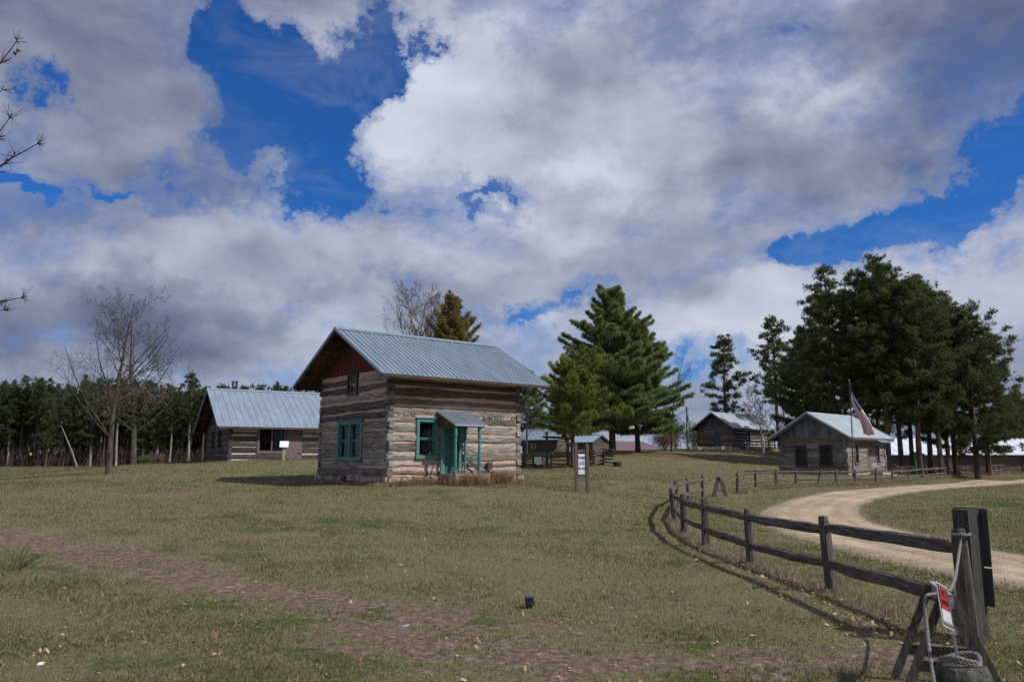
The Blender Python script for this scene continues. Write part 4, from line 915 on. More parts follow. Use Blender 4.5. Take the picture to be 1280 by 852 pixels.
def pine(seed, h, R_, base, prof, step, per, dens, ln, w, K, r0, droop=(-.1, .5), clump=0., lat=.34, fill=.22, bark=M_BARKP, mat=M_RPINE, tip_up=.35, irr=.25, fork=None, gaps=0.):
    rs = np.random.default_rng(seed); segs = []; C = []; A = []
    lean = rs.normal(0, .012, 2)
    def tp(z): return np.array([lean[0] * z + .06 * math.sin(z * .6 + seed), lean[1] * z, z])
    zs = np.linspace(-.3, h, 14); rr = lambda z: r0 * max(.06, (1 - max(z, 0) / h) ** .8)
    for a, b_ in zip(zs[:-1], zs[1:]): segs.append((tp(a), tp(b_), rr(a) * (1.25 if a < 0 else 1), rr(b_)))
    z = base
    while z < h - .15:
        t = (z - base) / (h - base); Rz = R_ * prof(t)
        az0 = rs.random() * 6.28
        for i in range(per):
            if rs.random() < gaps: continue
            a = az0 + 6.283 * i / per + rs.normal(0, .25); Lb = Rz * rs.uniform(1 - irr * 1.6, 1 + irr); sl = droop[0] + (droop[1] - droop[0]) * t + rs.normal(0, .07)
            o = np.array([math.cos(a), math.sin(a), 0]); p0 = tp(z + rs.normal(0, .12)); nseg = 4; prev = p0
            sd = np.array([-o[1], o[0], 0])
            def bp(s): return p0 + o * Lb * s + np.array([0, 0, Lb * (sl * s + tip_up * s * s)])
            for k in range(1, nseg + 1):
                q = bp(k / nseg); segs.append((prev, q, max(.008, .03 * (Lb / 3 + .3) * (1.2 - (k - 1) / nseg)), max(.006, .03 * (Lb / 3 + .3) * (1.2 - k / nseg)))); prev = q
            m_ = max(3, int(Lb * dens)); s = fill + (1 - fill) * rs.random(m_) ** .8
            if clump > 0:
                nc = max(2, int(Lb * 1.7)); cs = fill + (1 - fill) * (np.arange(nc) + rs.random(nc)) / nc; ci = rs.integers(0, nc, m_); s = cs[ci]
                lo = rs.normal(0, 1, nc) * lat * Lb * .6; zo = rs.normal(0, .12, nc)
                for s1, l1 in zip(cs, lo): q = bp(s1) + sd * l1; segs.append((bp(max(0, s1 - .18)), q, .014, .007))
                c = np.array([bp(x) for x in s]) + sd * lo[ci][:, None] + rs.normal(0, clump, (m_, 3)) * [1, 1, .6] + np.stack([0 * s, 0 * s, zo[ci]], 1)
            else:
                wid = lat * Lb * (1.05 - s) + .12; c = np.array([bp(x) for x in s]) + sd * (rs.uniform(-1, 1, m_) * wid)[:, None] + np.stack([0 * s, 0 * s, rs.normal(0, .07, m_)], 1)
            C.append(c); A.append(np.tile(norm(o + np.array([0, 0, .55])), (m_, 1)))
        z += step * rs.uniform(.8, 1.2) * (1 - .35 * t)
    C.append(np.array([tp(h - .1)] * 6) + rs.normal(0, .07, (6, 3))); A.append(np.tile([0, 0, 1.], (6, 1)))
    C = np.concatenate(C); A = np.concatenate(A)
    return fastmesh('trunk', tubes_np(segs, 6), 4, bark), fastmesh('crown', tufts(rs, C, A, K, ln, w), 3, mat)
def put(name, loc, meshes, label, group=None, rz=0, sc_=1, cat='tree', szz=None):
    t = empty(name, loc, rz, label, cat, group); t.scale = (sc_, sc_, szz or sc_)
    link('trunk', meshes[0], t); link('crown', meshes[1], t); return t
def gpos(x, y, dz=-.05): return Vector((x, y, g(x, y) + dz))
def gx(u, Y, dz=-.05):
    x = (u - 640) / FPX * Y / (math.cos(PIT)) * 1.0; x = at(u, 575, Y).x; return gpos(x, Y, dz)
def htop(u, v, Y): return at(u, v, Y).z - g(at(u, v, Y).x, Y)

# main bare trees at the left
P = gx(137, 40); make_bare('bare_tree', P, (M_BARK, M_BARK), 'tall leafless tree standing alone on the lawn at the left, nearest of the bare trees', seed=4, h=htop(155, 372, 40), r0=.16, fork=.2, spread=1.2, ang=(38, 66), upb=.045, nb=(18, 7, 5, 4), depth=4, minr=.0055, leaves=(60, .06, 4.2, M_OAKLEAF, 3), rz=.6)
P = gx(167, 58); make_bare('oak_tree', P, (M_BARK, M_BARK), 'leafless oak with pinkish dry leaves on its lower crown, before the left woods', seed=11, h=htop(185, 386, 58), r0=.22, fork=.22, spread=1.3, ang=(38, 66), upb=.045, nb=(20, 7, 5, 4), minr=.007, leaves=(1900, .085, 5.4, M_OAKLEAF, 5), rz=2.2)
P = gx(514, 66); make_bare('bare_tree', P, (M_TWIG, M_TWIG), 'leafless many-stemmed tree with reddish twigs rising behind the two-storey roof', seed=21, h=htop(520, 372, 66), r0=.2, fork=.2, spread=1.35, nb=(34, 9, 6, 4), ang=(24, 46), upb=.05, minr=.010)
P = gx(840, 82); make_bare('bare_tree', P, (M_BARK, M_BARK), 'thin leafless tree at the right edge of the big white pine', seed=33, h=htop(850, 440, 82), r0=.14, fork=.25, spread=.8, nb=(10, 6, 5, 3))
P = gx(955, 80); make_bare('birch_tree', P, (M_BIRCH, M_BARKPALE), 'leafless white-barked birch in front of the far cabin', seed=27, h=htop(950, 482, 80), r0=.15, fork=.3, spread=1.05, nb=(18, 9, 6, 4), ang=(35, 70), minr=.011)
for o_ in list(COL.objects)[-1:]: pass
P = gx(658, 84); make_bare('bare_tree', P, (M_BARK, M_BARK), 'grey leafless tree just right of the two-storey house wall', seed=37, h=htop(660, 470, 84), r0=.12, fork=.15, spread=.8, nb=(12, 6, 5, 3))
P = gx(985, 86); make_bare('bare_tree', P, (M_BARK, M_TWIG), 'brown leafless tree between the birch and the tall pines', seed=39, h=htop(985, 470, 86), r0=.13, fork=.2, spread=1.0, nb=(12, 7, 5, 3))

wprof = lambda t: (1 - t) ** .56 * (1 - .38 * min(1, max(0, (t - .62) / .2))) * (.62 + .38 * min(1, t * 5 + .25)) + .05
rprof = lambda t: (.6 + .4 * min(1, t * 3)) * (1 - max(0, t - .2) / .8) ** .72 + .04
fprof = lambda t: (.6 + .4 * min(1, t * 4)) * (1 - t) ** .75 + .05
def white_pine(seed, h, R_, base, mat=M_WPINE, dens=40, step=.52, K=15, ln=.27, w=.045, **kw):
    return pine(seed, h, R_, base, wprof, step, 6, dens, ln, w, K, .32 * h / 14, droop=(-.12, .55), tip_up=.2, lat=.42, bark=M_BARK, mat=mat, irr=.24, clump=0, **kw)
Y = 70; P = gx(765, Y); put('white_pine', P, white_pine(1, htop(768, 362, Y), 5.3, 2.3), 'tallest layered white pine with a pointed top in the middle of the photo')
Y = 73; P = gx(797, Y); put('white_pine', P, white_pine(2, htop(800, 405, Y), 4.7, 1.9), 'broad white pine leaning into the right side of the tallest one')
Y = 60; P = gx(716, Y); put('scots_pine', P, pine(3, htop(722, 452, Y), 3.5, 2.7, lambda t: (.75 + .25 * min(1, t * 4)) * (1 - t) ** .5 + .04, .5, 6, 26, .27, .045, 14, .2, droop=(.0, .7), tip_up=.15, bark=M_BARK, mat=M_OPINE, irr=.3, lat=.34), 'small yellow-green pine with a forked trunk in front of the big white pine')
Y = 104; P = gx(662, Y); put('pine_tree', P, white_pine(5, htop(672, 462, Y), 3.2, 1.5, dens=20), 'dark pine showing between the two-storey roof and the small pine')
Y = 108; P = gx(705, Y); put('pine_tree', P, white_pine(6, htop(700, 470, Y), 3.5, 1.2, dens=20), 'dark pine filling in behind the small yellow-green pine')
Y = 66; P = gx(566, Y - 1); put('pine_tree', P, pine(8, htop(566, 374, Y), 3.3, 3, wprof, .55, 6, 26, .28, .045, 14, .22, droop=(-.05, .7), bark=M_BARK, mat=M_YPINE, irr=.25), 'yellowing pine rising behind the two-storey roof beside the reddish bare tree')
# red pines
def red_pine(seed, h, R_, base, mat=M_RPINE, **kw):
    a = dict(step=.80, per=5, gaps=.14, dens=28, ln=.27, w=.045, K=14, r0=.26, droop=(-.12, .55), clump=.20, tip_up=.22, irr=.35, lat=.4, fill=.3); a.update(kw)
    return pine(seed, h, R_, base, rprof, a.pop('step'), a.pop('per'), a.pop('dens'), a.pop('ln'), a.pop('w'), a.pop('K'), a.pop('r0'), mat=mat, **a)
Y = 100; P = gx(910, Y); put('red_pine', P, red_pine(51, htop(912, 420, Y), 3.5, 4.6, gaps=.2, r0=.3), 'open-crowned red pine standing alone behind the far cabin')
Y = 96; P = gx(975, Y); put('red_pine', P, red_pine(52, htop(972, 397, Y), 3.0, 6, gaps=.15), 'red pine at the left end of the tall pine group')
Y = 88; P = gx(1012, Y); put('white_pine', P, white_pine(53, htop(1010, 415, Y), 4.2, 3), 'greener soft-needled pine filling the left flank of the tall pine group')
grp = 'tall pines standing behind the flagpole cabin'
PINES = [  # u, Y, top v, radius, crown base height, label
 (1048, 72, 333, 3.1, 5.8, 'thin-topped tall red pine, leftmost of the highest ones'),
 (1080, 69, 338, 3.0, 6.2, 'tall red pine whose trunk rises directly behind the flagpole cabin roof'),
 (1112, 67, 323, 3.4, 6.0, 'highest red pine of the group, just right of the flagpole cabin'),
 (1127, 70, 330, 3.3, 5.5, 'tall red pine close beside the highest one'),
 (1150, 66, 349, 3.4, 5.0, 'tall red pine near the green steel posts'),
 (1164, 73, 346, 3.3, 4.5, 'tall red pine behind the green steel posts'),
 (1176, 67, 360, 3.4, 4.2, 'red pine in the middle of the right half of the group'),
 (1195, 71, 366, 3.5, 3.8, 'red pine second from the right edge of the group'),
 (1221, 69, 383, 3.9, 2.6, 'wide low-branched pine at the right end of the group'),
 (1235, 75, 410, 3.4, 2.4, 'shorter pine on the outer right edge of the group'),
 (1030, 80, 372, 3.2, 4.0, 'shorter pine behind the left cabin end of the group'),
 (1060, 84, 370, 3.4, 3.0, 'pine deep behind the flagpole cabin'),
 (1100, 84, 365, 3.4, 3.0, 'pine in the back row behind the highest red pine'),
 (1140, 86, 372, 3.4, 3.5, 'pine in the back row in the middle of the group'),
 (1185, 84, 388, 3.4, 3.2, 'pine in the back row to the right')]
for i, (u, Y, vt, r_, bh, lb) in enumerate(PINES):
    put('red_pine', gx(u, Y), red_pine(100 + i, htop(u, vt, Y), r_ * 1.08, bh, dens=28, r0=.25), lb, grp, rz=i * 1.3)
for (u, Y, vt, lb) in ((1275, 112, 492, 'dark pine beyond the barn at the right edge'), (1300, 108, 500, 'dark pine just outside the right edge beyond the barn'), (1255, 116, 505, 'low dark pine beyond the barn roof')):
    put('pine_tree', gx(u, Y), white_pine(int(u), htop(u, vt, Y), 3.4, 1.5, mat=M_RPINE, dens=18), lb)
# woods at the left
frs = random.Random(12); protos = []
for k in range(7):
    hh = 12.4; protos.append(pine(200 + k, hh, 1.9, hh * (.5 if k < 5 else .28), fprof, .62, 5, 14, .34, .07, 9, .19, droop=(-.15, .5), clump=.16, tip_up=.2, mat=M_FPINE, bark=M_BARKPALE if k % 2 else M_BARKP, irr=.4, lat=.35))
n_ = 0
for row in range(12):
    Y = 119 + row * 3.4
    x = at(-95, 575, Y).x + frs.uniform(0, 2); xe = at(430, 575, Y).x
    while x < xe:
        yy = Y + frs.uniform(-1.3, 1.3); sc_ = frs.uniform(.78, 1.10) * (1 + row * .012)
        u_ = 640 + x / yy * FPX
        if u_ > 240: sc_ *= .9
        if n_ < 285:
            t = put('pine_tree', gpos(x, yy), protos[frs.randrange(7) if row < 7 else frs.choice((5, 6, 0, 2))], 'slender pine in the dense dark woods along the left edge', 'pines of the dark woods', frs.uniform(0, 6.28), sc_); n_ += 1
        x += frs.uniform(2.0, 3.6) * (.8 if row < 5 else 1.25)
P0, P1 = at(97, 582, 116), at(82, 545, 117)
q = MB(); q.tube([P0 - Vector((0, 0, .3)), P0.lerp(P1, .5) + Vector((0, 0, .05)), P1 + (P1 - P0) * .35], [.12, .09, .05], 7); tag(q.build('leaning_trunk', M_BARKPALE), 'pale dead trunk leaning against the front pines of the left woods', 'tree')
for (u, Y, s) in ((42, 117, .14),):
    P = at(40, 567, 117.5); q = MB(); q.box(-.16, .16, -.03, .03, -.2, .2); o_ = q.build('trail_marker', M_YEL); o_.location = (P.x, P.y - .3, P.z); tag(o_, 'small yellow trail marker fixed on a trunk in the left woods', 'sign')
# underbrush of the woods: uncountable thin stems
rs = np.random.default_rng(3); sg = []
for k in range(5200):
    Y = rs.uniform(117.5, 160); x = rs.uniform(at(-95, 575, Y).x, at(440, 575, Y).x); z = g(x, Y) if k % 1 == 0 else 0; p = np.array([x, Y, z]); L_ = rs.uniform(.5, 3.2); r_ = .02 + .01 * L_
    d = norm(np.array([rs.normal(0, .25), rs.normal(0, .2), 1])); sg.append((p, p + d * L_, r_, .008))
    for j in range(3): q0 = p + d * L_ * rs.uniform(.3, .9); sg.append((q0, q0 + norm(rs.normal(0, 1, 3) + [0, 0, .6]) * L_ * .45, .018, .006))
tag(link('underbrush', fastmesh('underbrush', tubes_np(sg, 3), 4, M_TWIG)), 'tangled bare underbrush between the pine trunks of the left woods', 'underbrush', kind='stuff')
# dark far belt of woods behind everything (reads as one mass)
rs = np.random.default_rng(8); C = []; A = []
for k in range(16000):
    side = rs.random()
    if side < .62: u = rs.uniform(-120, 460); Y = rs.uniform(158, 185); top = at(u, 492, Y).z
    else: u = rs.uniform(1230, 1420); Y = rs.uniform(125, 150); top = at(u, 515, Y).z
    x = at(u, 575, Y).x; z0 = 0.6; top *= (1 + .08 * math.sin(x * .7) + .05 * math.sin(x * 1.9 + 1))
    C.append((x, Y, z0 + (top - z0) * rs.random() ** .8)); A.append((0, -.2, 1))
tag(link('far_woods', fastmesh('far_woods', tufts(rs, np.array(C), np.array(A, float), 7, .9, .38), 3, M_FPINE)), 'dark mass of far woods behind the pines', 'woods', kind='stuff')
# shrubs
def shrub(u, Y, r_, hgt, mat, label, n=1500, name='shrub', size=.1, seed=1, group=None):
    rs = np.random.default_rng(seed); t = empty(name, gx(u, Y), 0, label, 'shrub', group); sg = []; C = []
    for k in range(46):
        a = rs.random() * 6.283; e = norm(np.array([math.cos(a) * r_ * rs.random(), math.sin(a) * r_ * rs.random(), hgt * rs.uniform(.4, 1)])) * hgt * rs.uniform(.7, 1.1)
        m1 = e * .5 + rs.normal(0, .06, 3); sg += [(np.zeros(3), m1, .014, .01), (m1, e, .01, .004)]; C.append(e)
        for j in range(3): s_ = rs.uniform(.4, .9); q0 = e * s_; q1 = q0 + norm(rs.normal(0, 1, 3) + [0, 0, .5]) * hgt * .25; sg.append((q0, q1, .007, .003)); C.append(q1)
    link('stems', fastmesh('stems', tubes_np(sg, 4), 4, M_TWIG), t); C = np.array(C); c = C[rs.integers(0, len(C), n)] + rs.normal(0, r_ * .13, (n, 3)); c[:, 2] = np.abs(c[:, 2])
    link('foliage', fastmesh('foliage', tufts(rs, c, np.tile([0, 0, 1.], (n, 1)), 4, size * 1.4, size * .6), 3, mat), t); return t
shrub(845, 98, 1.6, 3.3, M_SHRUB, 'pale green shrub left of the wooden utility pole', seed=1); shrub(868, 112, 1.8, 4.0, M_SHRUB, 'green shrub right of the wooden utility pole, left of the far cabin', seed=2)
shrub(832, 90, 1.5, 2.2, M_DEADBUSH, 'low brown shrub at the foot of the white pines', seed=3); shrub(878, 106, 1.5, 2.6, M_SHRUB, 'low shrub touching the far cabin corner', seed=6)
shrub(196, 112, 1.0, 1.7, M_DEADBUSH, 'rust brown shrub at the edge of the left woods', seed=4, n=900); shrub(181, 110, 1.0, 1.4, M_SHRUB, 'small dark green shrub at the edge of the left woods', seed=5, n=900)
shrub(1120, 59, .8, .55, M_DEADBUSH, 'rust brown low bush at the right corner of the flagpole cabin', seed=7, n=700)

# dead bushes against the foundation of house 1
def deadbush(s, d, wx, h, n, seed, label):
    rs = np.random.default_rng(seed); P = loc1(s, d, 0); P.z = g(P.x, P.y) - .02; t = empty('dead_bush', P, H1[2], label, 'bush'); sg = []
    for k in range(n):
        b_ = np.array([rs.normal(0, wx * .3), rs.normal(0, .12), 0]); e = b_ + np.array([rs.normal(0, .22), rs.normal(0, .14) - .05, h * rs.uniform(.4, 1.05)]); m1 = (b_ + e) / 2 + rs.normal(0, .04, 3); sg += [(b_, m1, .006, .005), (m1, e, .005, .002)]
        for j in range(2): q0 = m1 + (e - m1) * rs.random(); sg.append((q0, q0 + rs.normal(0, .09, 3) + [0, 0, .05], .003, .002))
    link('stems', fastmesh('stems', tubes_np(sg, 3), 4, M_DEADBUSH), t)
deadbush(2.9, -1.6, 1.5, .5, 560, 1, 'dry brown bush against the porch step of the two-storey house'); deadbush(4.7, -.75, 1.8, .55, 800, 2, 'widest dry brown bush, right of the porch below the log wall')
deadbush(1.35, -.42, 1.0, .32, 260, 3, 'low dry stems at the foundation under the front window'); deadbush(.45, -.4, .7, .25, 140, 4, 'sparse dry stems at the front left foundation corner')

# tree outside the frame at the left whose limbs reach into the picture
tb = empty('bare_tree', gpos(-11.3, 12.6), 0, 'leafless tree mostly outside the left edge, its twigs reaching into the sky', 'tree')
rs = np.random.default_rng(17); big = []; small = []; O = np.array(tb.location)
limb(rs, big, np.zeros(3), np.array([0, 0, 1.]), 9.5, .22, 12, .04, .05, .25)
lv = []
for (z0, tips_) in ((3.6, [(45, 178), (20, 150), (8, 205)]), (4.9, [(22, 58), (6, 110)]), (2.3, [(24, 368), (4, 384)])):
    s0 = np.array([0, 0, z0])
    for (u, v) in tips_:
        e = np.array(at(u, v, 12.2 + rs.normal(0, .3))) - O; prev = s0; n = 9; r_ = .05
        for k in range(1, n + 1):
            t = k / n; q = s0 + (e - s0) * t + np.array([0, 0, .25 * math.sin(t * 3.1)]) + rs.normal(0, .035, 3); r2 = .05 * (1 - t) + .006
            big.append((prev, q, r_, r2)); r_ = r2; d = norm(q - prev); prev = q
            if t > .45:
                for j in range(6):
                    nd = norm(d + rs.normal(0, .6, 3)); pp = limb(rs, small, q, nd, rs.uniform(.2, .6) * (1.25 - t), .008, 4, .16, .02, .35)
                    for jj in range(2): limb(rs, small, pp[2][0], norm(nd + rs.normal(0, .6, 3)), rs.uniform(.08, .22), .004, 3, .15, 0, .5)
    lv.append(np.array(at(tips_[0][0] - 4, tips_[0][1] + 4, 12.2)) - O)
link('trunk', fastmesh('trunk', tubes_np(big, 7), 4, M_BARK), tb); link('crown', fastmesh('crown', tubes_np(small, 4), 4, M_BARK), tb)
c = np.repeat([np.array(at(20, 64, 12.2)) - O], 7, 0) + rs.normal(0, .03, (7, 3)); a = rs.normal(0, 1, (7, 3)); a /= np.linalg.norm(a, axis=1, keepdims=True); b_ = np.cross(a, rs.normal(0, 1, (7, 3))); b_ /= np.linalg.norm(b_, axis=1, keepdims=True)
link('dry_leaves', fastmesh('dry_leaves', np.stack([c - a * .05, c - b_ * .03, c + a * .05, c + b_ * .03], 1).reshape(-1, 3), 4, M_OAKLEAF), tb)

# ------------------------------------------------------------------ fences
def post_mesh(mb, base, top, w, seed, cham=.03, n=9):
    rnd = random.Random(seed); base = Vector(base); top = Vector(top); ax = top - base; vs = []; rows = 8
    sh = [w * rnd.uniform(.42, .58) for _ in range(n)]; a0 = rnd.random() * 6
    for r_ in range(rows + 1):
        t = r_ / rows; c = base.lerp(top, t)
        for k in range(n):
            a = a0 + 2 * math.pi * k / n; rr_ = sh[k] * (1.08 - .16 * t) * (1 + .06 * nz(k * 2.1, t * 4, seed)) * (.84 if r_ == rows else 1)
            vs.append(c + Vector((math.cos(a), math.sin(a), 0)) * rr_)
    vs[-n:] = [v + Vector((0, 0, rnd.uniform(-.012, .012))) for v in vs[-n:]]
    fs = [(r_ * n + k, r_ * n + (k + 1) % n, (r_ + 1) * n + (k + 1) % n, (r_ + 1) * n + k) for r_ in range(rows) for k in range(n)]; fs.append(tuple(rows * n + k for k in range(n)))
    mb.add(vs, fs)
def rail_mesh(mb, a, b_, w, h, seed, sag=.0):
    rnd = random.Random(seed); a = Vector(a); b_ = Vector(b_); d = (b_ - a).normalized(); x = d.cross(Vector((0, 0, 1))).normalized(); z = x.cross(d); n = 12; vs = []
    pr = [(-.5, -.1), (-.28, -.5), (.22, -.52), (.5, -.2), (.48, .25), (.1, .5), (-.4, .38)]; pr = [(p[0] + rnd.uniform(-.08, .08), p[1] + rnd.uniform(-.08, .08)) for p in pr]; m_ = len(pr); ph = rnd.uniform(0, 50)
    for i in range(n + 1):
        t = i / n; tp = min(1, .55 + 4 * min(t, 1 - t)); c = a.lerp(b_, t) + z * (sag * -4 * t * (1 - t) + .022 * nz(t * 3, ph)) + x * .02 * nz(t * 3, ph + 9)
        for (px, pz) in pr: vs.append(c + x * px * w * tp * (1 + .12 * nz(t * 7, ph + px * 9)) + z * pz * h * tp * (1 + .14 * nz(t * 6, ph + 20 + pz * 9)))
    fs = [(i * m_ + k, i * m_ + (k + 1) % m_, (i + 1) * m_ + (k + 1) % m_, (i + 1) * m_ + k) for i in range(n) for k in range(m_)]; fs.append(tuple(range(m_))[::-1]); fs.append(tuple(n * m_ + k for k in range(m_)))
    mb.add(vs, fs)
def rail_fence(name, label, posts, seed, w=.15, rails=(.36, .80), rh=.115, rw=.07, skip=()):
    """posts: (base, top) world points"""
    O = posts[0][0].copy(); root = empty(name, O, 0, label, 'fence'); 
    for i, (b_, t) in enumerate(posts):
        mb = MB(); post_mesh(mb, b_ - O - Vector((0, 0, .15)), t - O, w, seed + i); mb.build('post', M_POST, root)
    for i in range(len(posts) - 1):
        if i in skip: continue
        (b0, t0), (b1, t1) = posts[i], posts[i + 1]
        for j, k in enumerate(rails):
            a = b0.lerp(t0, k) - O; c = b1.lerp(t1, k) - O; dd = (c - a).normalized() * .05; mb = MB()
            rail_mesh(mb, a - dd + Vector((0, 0, .02 * math.sin(i * 3 + j))), c + dd + Vector((0, 0, .025 * math.sin(i * 5 + j * 2))), rw, rh * (1 if len(posts) < 12 else .9), seed * 7 + i * 3 + j, .02 if j == 0 else .0); mb.build('rail', M_RAIL, root)
    return root
def pp(u, v, u2, v2):
    b_ = onground(u, v); return (b_, Vector(at(u2, v2, b_.y)))
F1 = [(1215, 806, 1197, 661), (1042, 739, 1029, 645), (940, 706, 934.5, 635), (882.6, 683, 880, 622.6), (855.7, 667.5, 853.5, 617), (844, 651, 838.5, 610), (846.7, 636, 844.5, 601), (861.5, 627, 859, 597.5), (879, 621.6, 878, 594)]
f1 = [pp(*q) for q in F1]
rail_fence('rail_fence', 'two-rail split wood fence curving from the right foreground round the bend of the gravel road', f1, 300, w=.165, rails=(.38, .82), rh=.14, rw=.075)
Z_ = lambda x, y: (820 + x / 4.571, 580 + y / 4.571); Z7 = lambda x, y: (1100 + x / 7.11, 530 + y / 7.11)
F2 = [Z_(467, 165) + Z_(465, 45), Z_(570, 140) + Z_(568, 32), Z_(689, 133) + Z_(685, 27), Z_(800, 125) + Z_(800, 22), Z_(915, 122) + Z_(945, 28), Z_(1028, 117) + Z_(1028, 27), Z_(1137, 114) + Z_(1137, 32), Z_(1257, 115) + Z_(1257, 24),
      Z7(110, 510) + Z7(108, 398), Z7(247, 502) + Z7(246, 395), Z7(375, 490) + Z7(372, 385), Z7(492, 475) + Z7(490, 380), Z7(607, 465) + Z7(605, 372), Z7(690, 466) + Z7(688, 375), Z7(770, 460) + Z7(768, 370), Z7(865, 452) + Z7(864, 360), Z7(945, 446) + Z7(944, 356), Z7(1015, 442) + Z7(1015, 352), Z7(1060, 438) + Z7(1060, 350), Z7(1103, 434) + Z7(1102, 348)]
f2 = [pp(*q) for q in F2]
rail_fence('rail_fence', 'long two-rail split fence passing the flagpole cabin on the far side of the road', f2, 500, w=.15, rails=(.38, .84), rh=.11, rw=.06)
# dry grass fringe along the far fence
def tuft_strip(name, pts, n, h, spread, label, seed):
    rs = np.random.default_rng(seed); P = np.array([[p.x, p.y] for p in pts]); t = rs.random(n) * (len(P) - 1); i = np.minimum(t.astype(int), len(P) - 2); f_ = (t - i)[:, None]
    q = P[i] * (1 - f_) + P[i + 1] * f_ + rs.normal(0, spread, (n, 2)); keep = road_d(q[:, 0], q[:, 1]) > .6; q = q[keep]; n = len(q); z = gz(q[:, 0], q[:, 1])
    hh = h * rs.uniform(.3, 1.1, n) * (1 + .6 * vnoise(q[:, 0], q[:, 1], 1.5)); b_ = np.c_[q, z]; d = rs.normal(0, .5, (n, 2)) * hh[:, None]; th = rs.random(n) * 6.28; s = np.stack([np.cos(th), np.sin(th), 0 * th], 1) * (.004 + q[:, 1:2] * .00035)
    V = np.stack([b_ - s, b_ + s, b_ + np.c_[d, hh]], 1).reshape(-1, 3); k = rs.random(n)[:, None]; col = np.array([.16, .12, .07]) * (1 - k) + np.array([.42, .35, .24]) * k
    tag(link(name, fastmesh(name, V, 3, MATS['grass_blades'], cols=np.repeat(col, 3, 0))), label, 'dry grass', kind='stuff')
rgn = np.random.default_rng(77); e_ = (EA, EB); PX = []
for k_ in range(3800):
    E_ = e_[rgn.integers(0, 2)]; O_ = EB if E_ is EA else EA; i_ = rgn.integers(0, 90); f_ = rgn.random(); p_ = E_[i_].lerp(E_[i_ + 1], f_); q_ = O_[i_].lerp(O_[i_ + 1], f_); w_ = (q_ - p_).normalized() * float(rgn.normal(.05, .22)); PX.append((p_.x + w_.x, p_.y + w_.y))
for k_ in range(2500):
    i_ = rgn.integers(0, 90); p_ = EA[i_].lerp(EB[i_], rgn.random()).lerp(EA[i_ + 1], rgn.random() * .3); PX.append((p_.x, p_.y))
PX = np.array(PX); PZ = gz(PX[:, 0], PX[:, 1]) + .02; sz_ = .012 + .022 * rgn.random(len(PX)) ** 2; C_ = np.c_[PX, PZ]
def dv(a, b_, c_): return C_ + np.array([a, b_, c_]) * (sz_ * (.7 + .6 * rgn.random(len(PX))))[:, None]
t_, n__, s__, e__, w__ = dv(0, 0, 1.1), dv(0, 1, 0), dv(0, -1, 0), dv(1, 0, 0), dv(-1, 0, 0)
tag(link('gravel', fastmesh('gravel', np.concatenate([np.stack(x, 1) for x in ((t_, s__, e__), (t_, e__, n__), (t_, n__, w__), (t_, w__, s__))]).reshape(-1, 3), 3, MATS['tan_gravel'])), 'loose stones along the edges of the gravel road', 'gravel', kind='stuff')
tuft_strip('dry_grass', [p[0] + Vector((.1, -.25, 0)) for p in f2], 22000, .22, .22, 'fringe of long dry grass along the foot of the far rail fence', 1)
tuft_strip('dry_grass', [p[0] for p in f1], 9000, .11, .13, 'tufts of dry grass at the feet of the near rail fence posts', 2)
tuft_strip('dry_grass', [loc1(-.1, 5.6, 0), loc1(-.2, 0, 0), loc1(-.1, -.3, 0), loc1(2, -.35, 0), loc1(6.8, -.35, 0)], 5000, .14, .12, 'dry grass growing along the foundation of the two-storey house', 3)

# stacked rail fence by the yard gate
def stacked_fence(pts, label, seed, n=5):
    O = pts[0].copy(); root = empty('stacked_rail_fence', O, 0, label, 'fence'); rnd = random.Random(seed)
    for i in range(len(pts) - 1):
        for k in range(n):
            a, b_ = pts[i] - O, pts[i + 1] - O; dd = (b_ - a).normalized() * .25; z = .10 + .235 * k + (.11 if i % 2 else 0); mb = MB()
            rail_mesh(mb, a - dd + Vector((0, 0, z)), b_ + dd + Vector((0, 0, z + rnd.uniform(-.03, .03))), .12, .125, seed + i * 9 + k); mb.build('rail', M_RAIL, root)
    return root
YF = 62
def zz(us, y0, amp): return [gpos(at(u, 580, y0 + (amp if i % 2 else -amp)).x, y0 + (amp if i % 2 else -amp), 0) for i, u in enumerate(us)]
stacked_fence(zz([640, 655, 668, 682], 62.5, .5), 'weathered zigzag stacked rail fence left of the yard gate', 700, 4)
stacked_fence(zz([711, 727, 742, 755, 765], 62, .6), 'weathered zigzag stacked rail fence right of the yard gate', 760, 5)
# gate frame
G0 = gpos(at(683.5, 580, 61.5).x, 61.5, 0); gt = empty('gate_frame', G0, .06, 'weathered timber gate frame with a crossbeam at the yard fence', 'gate')
def gl_(u, v): p = at(u, v, 61.5); return (p.x - G0.x, 0, p.z - G0.z)
for (u, vt, w) in ((683.5, 541.5, .2), (710, 547, .26)):
    q = MB(); a = gl_(u, vt); post_mesh(q, (a[0], 0, -.2), (a[0], 0, a[2]), w, int(u)); q.build('post', M_POST, gt)
q = MB(); rail_mesh(q, gl_(677.5, 545.5), gl_(718, 547.8), .16, .17, 4); q.build('beam', M_RAIL, gt)
q = MB(); q.beam(gl_(706.7, 551), gl_(687, 569.5), .06, .11); q.build('brace', M_SILVERWOOD, gt)
q = MB(); a = gl_(688.5, 567); post_mesh(q, (a[0], -.1, -.1), (a[0], -.1, a[2]), .12, 9); q.build('post', M_POST, gt)
for k in range(4):
    q = MB(); a = gl_(688, 584 - k * 4.6); b_ = gl_(708, 584.2 - k * 4.6); rail_mesh(q, (a[0], -.05, a[2]), (b_[0], -.05, b_[2]), .05, .1, 40 + k); q.build('gate_rail', M_RAIL, gt)
